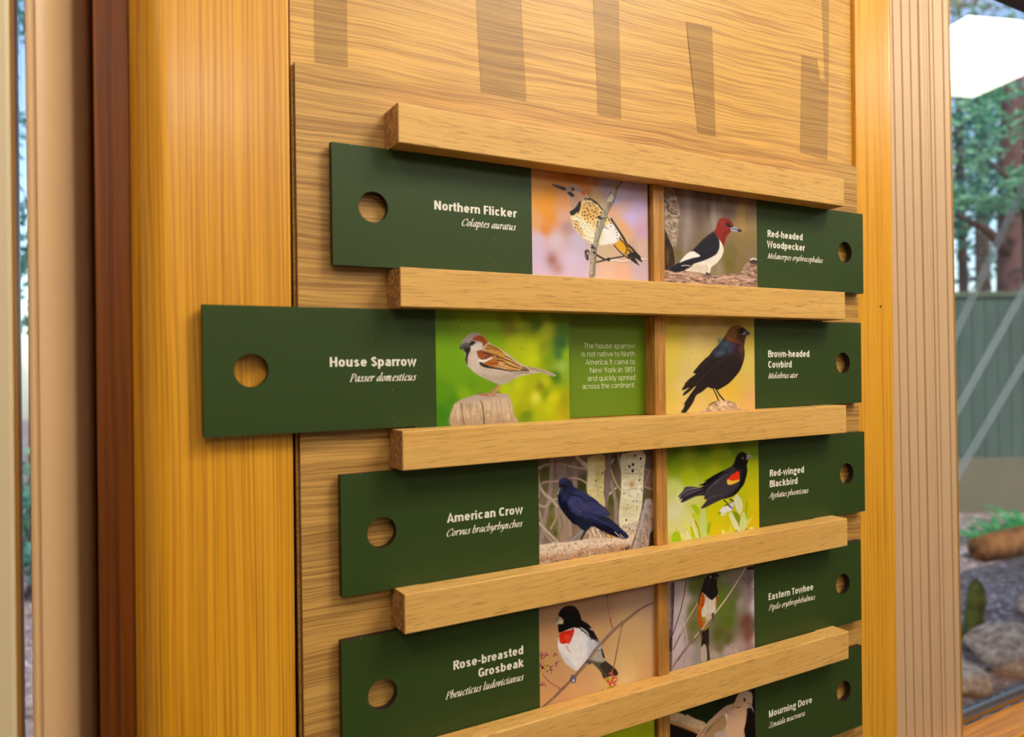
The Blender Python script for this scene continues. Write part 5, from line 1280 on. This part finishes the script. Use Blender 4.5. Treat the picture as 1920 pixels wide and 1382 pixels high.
bird_card('towhee', 'R', .6000, -.4777, 'green card reading Eastern Towhee with black and orange bird photo',
    [('Eastern Towhee', .4388, .5127, -.4759)], [('Pipilo erythrophthalmus', .4382, .5155, -.4873)])
bird_card('dove', 'R', .5996, -.6062, 'green card reading Mourning Dove with tan bird photo, right of the bottom row',
    [('Mourning Dove', .4373, .5086, -.6062)], [('Zenaida macroura', .4365, .4960, -.6181)])
bird_card('lime', 'L', -.0470, -.6060, 'card with a lime green photo left of the Mourning Dove card, mostly out of view', [], [])

# green fact text printed on the board behind the pulled-out sparrow card
bm = bmesh.new(); add_box(bm, .1300, .2746, -.0010, 0, zz(-P)-P+.0003, zz(-P)-H-.0003); bmesh.ops.recalc_face_normals(bm, faces=bm.faces)
for v in bm.verts: v.co -= OB
fact = from_bm('fact_panel', bm, M_LIME, parent=board, label='lime green fact panel behind the sparrow card')
FT = [('The house sparrow', .1987, -.1953), ('is not native to North', .1956, -.2032), ('America. It came to', .2005, -.2111), ('New York in 1851', .2054, -.2190), ('and quickly spread', .2024, -.2268), ('across the continent.', .1961, -.2344)]
lettering('fact_lettering', [(s, x-OB.x, .2605-OB.x, zz(z)-OB.z, .0052) for s, x, z in FT], -.0012, fact, 'light', plain('pale_ink', 'eef0c8', .5, .3))

# ------------------------------------------------------------------ lamps of the room
def box_lamp(x, y, z, rot, label, s=.17, h=.10, m=None):
    r = empty('box_lamp', (x, y, z), label=label, cat='lamp', group='white box lamps on the ceiling'); r.rotation_euler = (0, 0, rot)
    bm = bmesh.new(); add_box(bm, -s, s, -s, s, -h+.004, h, .003); bmesh.ops.recalc_face_normals(bm, faces=bm.faces); from_bm('shade', bm, m or M_LAMP, parent=r)
    bm = bmesh.new(); add_box(bm, -s+.002, s-.002, -s+.002, s-.002, -h, -h+.0038); bmesh.ops.recalc_face_normals(bm, faces=bm.faces); from_bm('diffuser', bm, M_LAMPB, parent=r)
    bm = bmesh.new(); tube(bm, [(0, 0, h), (0, 0, 2.95-z)], .006, 10); bmesh.ops.recalc_face_normals(bm, faces=bm.faces); from_bm('stem', bm, M_HEAD, parent=r)
    return r
box_lamp(3.072, -1.070, 2.663, .326, 'white box lamp mirrored in the glass of the right window', .13, .1145)
box_lamp(1.00, -1.18, 2.74, .0, 'white box lamp hanging close in front of the display board', .34, .11, M_LAMPK)
box_lamp(-.95, -1.25, 2.74, .0, 'unseen white box fill lamp added in front of the left window', .20, .11)  # unseen lamp added to light the left jamb and the frame risers
box_lamp(1.9, -2.60, 2.70, .0, 'unseen white box fill lamp added in the middle of the room', .20, .11)  # unseen lamp added as soft fill from the front
box_lamp(.30, -3.40, 2.70, .0, 'unseen white box fill lamp added towards the back wall', .20, .11)  # unseen lamp, also added to raise the ambient light
# ------------------------------------------------------------------ the garden outside
random.seed(11)
GZ = -.30
def ground_mat():
    t = NT('leaf_litter'); v = t.coord()
    n1 = t.noise(v, 1.1, 4); n2 = t.noise(v, 14, 4, .7); n3 = t.noise(v, 26, 2, .6)
    c = t.mix(t.ramp(n2, [(.35, 0), (.65, 1)]), lin('54403c'), lin('b09890'))
    c = t.mix(t.ramp(n3, [(.60, 0), (.66, 1)]), c, lin('f0e4e0')); c = t.mix(t.ramp(n1, [(.5, 0), (.7, .5)]), c, lin('5a5036'))
    t.bump(n2, .8, .03); return t.set(c, .9, .2)
box('ground', -14, 26, .20, 30, GZ-.3, GZ, ground_mat(), kind='structure')
def leaf_mat(name, a, b, trans=.35):
    t = NT(name); g = t.node('ShaderNodeNewGeometry'); 
    c = t.mix(g.outputs['Random Per Island'], lin(a), lin(b)); t.set(c, .5, .4)
    tr = t.node('ShaderNodeBsdfTranslucent'); t.l(c, tr.inputs[0]); mx = t.node('ShaderNodeMixShader'); mx.inputs[0].default_value = trans
    t.l(t.b.outputs[0], mx.inputs[1]); t.l(tr.outputs[0], mx.inputs[2]); t.l(mx.outputs[0], t.out.inputs[0]); return t.m
M_L1 = leaf_mat('conifer_leaves', '2a6656', '6aa898'); M_L2 = leaf_mat('broad_leaves', '4a8a6a', '9cd0a0'); M_L3 = leaf_mat('fern_leaves', '1f7a3a', '3fae60')
M_BARK = plain('reddish_bark', '6a4a48', .9, .15, (9, .35, .5)); M_BARK2 = plain('grey_bark', '5a4a44', .9, .15, (9, .3, .5))
def leaves(bm, rnd, n, c, rad, size, squash=(1, 1, 1), clumps=18):
    cs = []
    for _ in range(clumps):
        while True:
            q = Vector((rnd.uniform(-1, 1), rnd.uniform(-1, 1), rnd.uniform(-1, 1)))
            if q.length < 1: break
        cs.append(q)
    for i in range(n):
        k = cs[i % clumps]; q = k + Vector((rnd.gauss(0, 1), rnd.gauss(0, 1), rnd.gauss(0, .7)))*.17
        p = Vector(c) + Vector((q.x*rad*squash[0], q.y*rad*squash[1], q.z*rad*squash[2]))
        d = Vector((rnd.gauss(0, 1), rnd.gauss(0, 1), rnd.gauss(0, .6))).normalized(); e = d.cross(Vector((rnd.gauss(0, 1), rnd.gauss(0, 1), rnd.gauss(0, 1)))).normalized()
        s = size*rnd.uniform(.6, 1.4); a = d*s; b = e*s*.42
        bm.faces.new([bm.verts.new(p-a), bm.verts.new(p+b), bm.verts.new(p+a), bm.verts.new(p-b)])
def tree(name, label, x, y, h, tr, crown, n, size, lm, bark, seed, branches=(), bend=0):
    rnd = random.Random(seed); r = empty(name, (x, y, GZ), label=label, cat='tree', group='trees beyond the fence')
    bm = bmesh.new(); tube(bm, [(0, 0, 0), (bend*.3, 0, h*.35), (bend*.7, .02, h*.7), (bend, 0, h)], [tr*1.15, tr, tr*.85, tr*.55], 10)
    for b in branches: tube(bm, b, [tr*.45, tr*.3, tr*.18][:len(b)] if len(b) <= 3 else [tr*.45*(1-.7*i/(len(b)-1)) for i in range(len(b))], 7)
    from_bm('trunk', bm, bark, True, parent=r)
    bm = bmesh.new()
    per = max(1, n//len(crown))
    for (cx, cy, cz, cr, sq) in crown: leaves(bm, rnd, per, (cx, cy, cz), cr, size, sq)
    from_bm('crown', bm, lm, parent=r); return r
# fence
d = Vector((.868, -.496, 0)); P0 = Vector((8.48, 4.0, 0))
fz1 = 2.11; ang = math.atan2(d.y, d.x)
fence = empty('wooden_fence', (P0.x, P0.y, GZ), label='grey green board fence at the back of the garden seen through the right window', cat='fence'); fence.rotation_euler = (0, 0, ang)
def fence_mat():
    t = NT('weathered_fence'); v = t.coord(scale=(8, 8, .8)); n = t.noise(v, 1, 3)
    c = t.mix(n, lin('3a4a42'), lin('586a60')); return t.set(c, .8, .2)
bm = bmesh.new(); xx = -4.6
while xx < 5.2:
    add_box(bm, xx, xx+.135, 0, .022, .55, fz1-GZ-.04, .003); xx += .142
from_bm('boards', bm, fence_mat(), parent=fence)
bm = bmesh.new(); add_box(bm, -4.65, 5.25, -.03, .05, fz1-GZ-.04, fz1-GZ+.02, .004); from_bm('top_rail', bm, plain('fence_rail', '56604e', .8, .2, (3, .2)), parent=fence)
bm = bmesh.new(); add_box(bm, -4.65, 5.25, -.028, -.002, 0, .60, .004); from_bm('kick_board', bm, plain('tan_kick_board', '6e6654', .8, .2, (3, .15)), parent=fence)
for q in (-4.5, -2.1, .3, 2.7, 5.1):
    bm = bmesh.new(); add_box(bm, q-.05, q+.05, .024, .12, 0, fz1-GZ-.05, .004); from_bm('post', bm, fence_mat(), parent=fence)
def at(u, v, dist):
    """point seen in the direction of a pixel of the plan sketch, dist metres along the view axis"""
    return CP + (CF + CR*((u-960)/1413.6) - CU*((v-691)/1413.6))*dist
TR = [('tree', 'tree with thick reddish trunk behind the fence', 1893, 11.0, 6.5, .20, [(0, .4, 5.2, 2.0, (1.1, 1, .8)), (-.6, .6, 3.9, 1.1, (1, 1, .5)), (.5, -.2, 4.3, 1.0, (1, 1, .5))], 1500, .075, M_L1, M_BARK, 3, [((0, 0, 3.2), (-.5, 0, 3.5), (-1.1, .1, 3.7)), ((0, 0, 4.0), (.5, 0, 4.6), (1.0, 0, 5.0))], .2),
      ('tree', 'slim grey tree behind the fence beside the window frame', 1812, 12.5, 7.0, .075, [(0, .5, 5.6, 1.9, (1, 1, .8)), (-.5, .5, 4.2, 1.0, (1, 1, .6))], 1100, .075, M_L2, M_BARK2, 5, [((0, 0, 3.0), (.35, 0, 3.05), (.8, 0, 2.9))], -.15),
      ('tree', 'leafy tree leaning over the fence under the eave', 1930, 9.6, 5.6, .09, [(-.3, 0, 4.6, 1.2, (1, 1, .55)), (-.4, .1, 3.75, .55, (1, 1, .5)), (.2, .2, 5.4, 1.0, (1, 1, .6))], 1500, .06, M_L2, M_BARK2, 8, [((0, 0, 3.4), (-.4, 0, 3.9), (-.9, 0, 4.1))], .1),
      ('tree', 'dark evergreen far behind the fence', 1845, 17.0, 9.0, .16, [(0, 0, 4.6, 2.4, (1, 1, .8)), (.6, 0, 7.0, 2.2, (1, 1, .7)), (-1.2, .4, 6.2, 1.8, (1, 1, .7)), (-.6, 0, 8.6, 2.2, (1, 1, .7))], 2600, .12, M_L1, M_BARK2, 13, [], 0),
      ('tree', 'most distant evergreen far beyond the fence', 1975, 22.0, 10.0, .16, [(0, 0, 4.4, 2.2, (1, 1, .8)), (-.4, 0, 6.6, 2.2, (1, 1, .7)), (0, 0, 8.6, 2.0, (1, 1, .7))], 2000, .12, M_L1, M_BARK2, 17, [], 0),
      ('tree', 'dark green tree seen through the narrow gap of the left window', 72, 9.5, 6.5, .12, [(0, 0, 4.6, 1.7, (1, 1, 1)), (.2, -.3, 2.9, 1.2, (1, 1, .7)), (-.3, 0, 6.6, 1.4, (1, 1, .6))], 3000, .075, M_L1, M_BARK2, 21, [], .1)]
for nm, lb, u, dist, h, tr, crown, n_, size, lm, bk, sd, br, bend in TR:
    p = at(u, 684, dist); tree(nm, lb, p.x, p.y, h, tr, crown, n_, size, lm, bk, sd, br, bend)
# bushes, ferns, log, stones
def bush(name, label, cat_, u, dist, rad, zc, n, size, lm, seed, sq=(1, 1, .7), group=None):
    p = at(u, 684, dist); r = empty(name, (p.x, p.y, GZ), label=label, cat=cat_, group=group); rnd = random.Random(seed)
    bm = bmesh.new(); leaves(bm, rnd, n, (0, 0, zc), rad, size, sq, 14); from_bm('foliage', bm, lm, parent=r)
    bm = bmesh.new()
    for k in range(5):
        a = k*1.3; tube(bm, [(0, 0, 0), (math.cos(a)*rad*.3, math.sin(a)*rad*.3, zc*.6), (math.cos(a)*rad*.6, math.sin(a)*rad*.6, zc+rad*.2)], [.012, .009, .004], 5)
    from_bm('stems', bm, M_BARK2, parent=r)
bush('shrub', 'bright green shrub in the gap of the left window', 'shrub', 44, 7.0, .75, .65, 1100, .06, M_L2, 31)
bush('shrub', 'dark green bush on the ground in the gap of the left window', 'shrub', 42, 5.6, .5, .38, 900, .045, M_L1, 33)
def fern(label, u, dist, seed, s=1.0):
    p = at(u, 684, dist); r = empty('fern', (p.x, p.y, GZ), label=label, cat='fern', group='ferns in front of the fence'); rnd = random.Random(seed)
    for k in range(9):
        a = k*.7+rnd.uniform(-.2, .2); bm = bmesh.new(); L = s*rnd.uniform(.45, .65); prev = None
        for i in range(11):
            t = i/10; x = L*t; z = L*(.95*t-.75*t*t); q = Vector((math.cos(a)*x, math.sin(a)*x, z)); wd = .085*s*math.sin(math.pi*min(1, t*.9+.12))
            sd = Vector((-math.sin(a), math.cos(a), 0))
            if prev:
                for sg in (-1, 1):
                    m = (prev+q)/2; tip = m+sd*sg*wd+Vector((math.cos(a), math.sin(a), 0))*.03
                    bm.faces.new([bm.verts.new(prev), bm.verts.new(q), bm.verts.new(tip+Vector((0, 0, -.01)))])
            prev = q
        from_bm('frond', bm, M_L3, parent=r)
for i, (u, dist, s) in enumerate([(1917, 7.45, .9), (1866, 7.2, .7), (1834, 6.95, .6)]):
    fern(('fern at the foot of the fence by the right picture edge', 'fern in front of the fence between two other ferns', 'small fern nearest the right window frame')[i], u, dist, 50+i, s)
def ngrain(name, h1, h2, sc):
    t = NT(name); v = t.coord(); n = t.noise(v, sc, 4, .6); t.bump(n, .6, .02); return t.set(t.mix(t.ramp(n, [(.35, 0), (.65, 1)]), lin(h1), lin(h2)), .85, .2)
pa, pb = at(1835, 1060, 6.3), at(2010, 1000, 6.8); pa.z = GZ+.10; pb.z = GZ+.13
bm = bmesh.new(); tube(bm, [pa + (pb-pa)*t - pa for t in (0, .25, .5, .75, 1)], [.10, .12, .125, .125, .13], 12)
o = from_bm('log', bm, ngrain('brown_log', '5a3418', '946234', 9), True, label='orange brown log lying on the ground below the ferns', cat='log'); o.location = pa
def stone(label, u, v, dist, s, seed):
    p = at(u, v, dist); rnd = random.Random(seed); bm = bmesh.new(); bmesh.ops.create_icosphere(bm, subdivisions=3, radius=1)
    offs = [Vector((rnd.uniform(-1, 1), rnd.uniform(-1, 1), rnd.uniform(-1, 1))).normalized() for _ in range(9)]
    for w in bm.verts:
        m = min(1, min((1.0-.25*(i % 3)*.5)/max(.2, w.co.dot(q)) if w.co.dot(q) > .2 else 9 for i, q in enumerate(offs)))
        w.co = Vector((w.co.x*s[0], w.co.y*s[1], w.co.z*s[2]))*m
    o = from_bm('stone', bm, M_STONE, True, label=label, cat='stone', group='stones on the ground outside'); o.location = (p.x, p.y, GZ+s[2]*.45); return o
M_STONE = ngrain('tan_stone', '9a7058', 'ecc8a8', 22)
stone('large tan stone outside low in the right window', 1902, 1234, 4.2, (.30, .24, .14), 3)
stone('small tan stone at the right picture edge outside', 1975, 1180, 4.9, (.22, .2, .13), 5)
stone('grey brown stone next to the window frame outside', 1800, 1290, 3.9, (.18, .16, .09), 9)
p = at(1826, 1180, 4.55); bm = bmesh.new(); tube(bm, [(0, 0, -.02), (.005, 0, .06), (.012, .004, .14), (.03, .0, .22), (.05, .01, .30), (.06, .012, .345)], [.085, .062, .05, .056, .045, .02], 9)
o = from_bm('mossy_stump', bm, ngrain('moss', '4a4418', '7a7a28', 14), True, label='short mossy stump standing among the leaf litter', cat='stump'); o.location = (p.x, p.y, GZ)
# translucent bands added outside to imitate pale reflected streaks in the glass
def streak_mat():
    t = NT('pale_streak'); t.set(lin('c4d0d4'), .4, .4)
    tr = t.node('ShaderNodeBsdfTransparent'); mx = t.node('ShaderNodeMixShader'); mx.inputs[0].default_value = .30
    t.l(tr.outputs[0], mx.inputs[1]); t.l(t.b.outputs[0], mx.inputs[2]); t.l(mx.outputs[0], t.out.inputs[0]); return t.m
M_STREAK = streak_mat()
for i, (a, b) in enumerate([((1785, 640, ), (1935, 316)), ((1790, 778), (1935, 517)), ((1785, 908), (1935, 652))]):
    A, Bq = at(*a, 2.2), at(*b, 2.2); dd = (Bq-A).normalized(); A, Bq = A-dd*1.2, Bq+dd*1.2
    side = dd.cross(CF).normalized()*.011; th = dd.cross(side).normalized()*.0008; L_ = Bq-A; bm = bmesh.new()
    vs = [bm.verts.new(o_+s1*side+s2*th) for o_ in (Vector((0, 0, 0)), L_) for s1, s2 in ((-1, -1), (1, -1), (1, 1), (-1, 1))]
    for f in ((0, 1, 5, 4), (1, 2, 6, 5), (2, 3, 7, 6), (3, 0, 4, 7), (3, 2, 1, 0), (4, 5, 6, 7)): bm.faces.new([vs[q] for q in f])
    o = from_bm('glass_streak', bm, M_STREAK, label=('uppermost of three added translucent bands imitating reflected streaks in the right window', 'middle one of three added translucent bands imitating reflected streaks in the right window', 'lowest of three added translucent bands imitating reflected streaks in the right window')[i], cat='glass_streak', group='added bands imitating streaks in the right window'); o.location = A
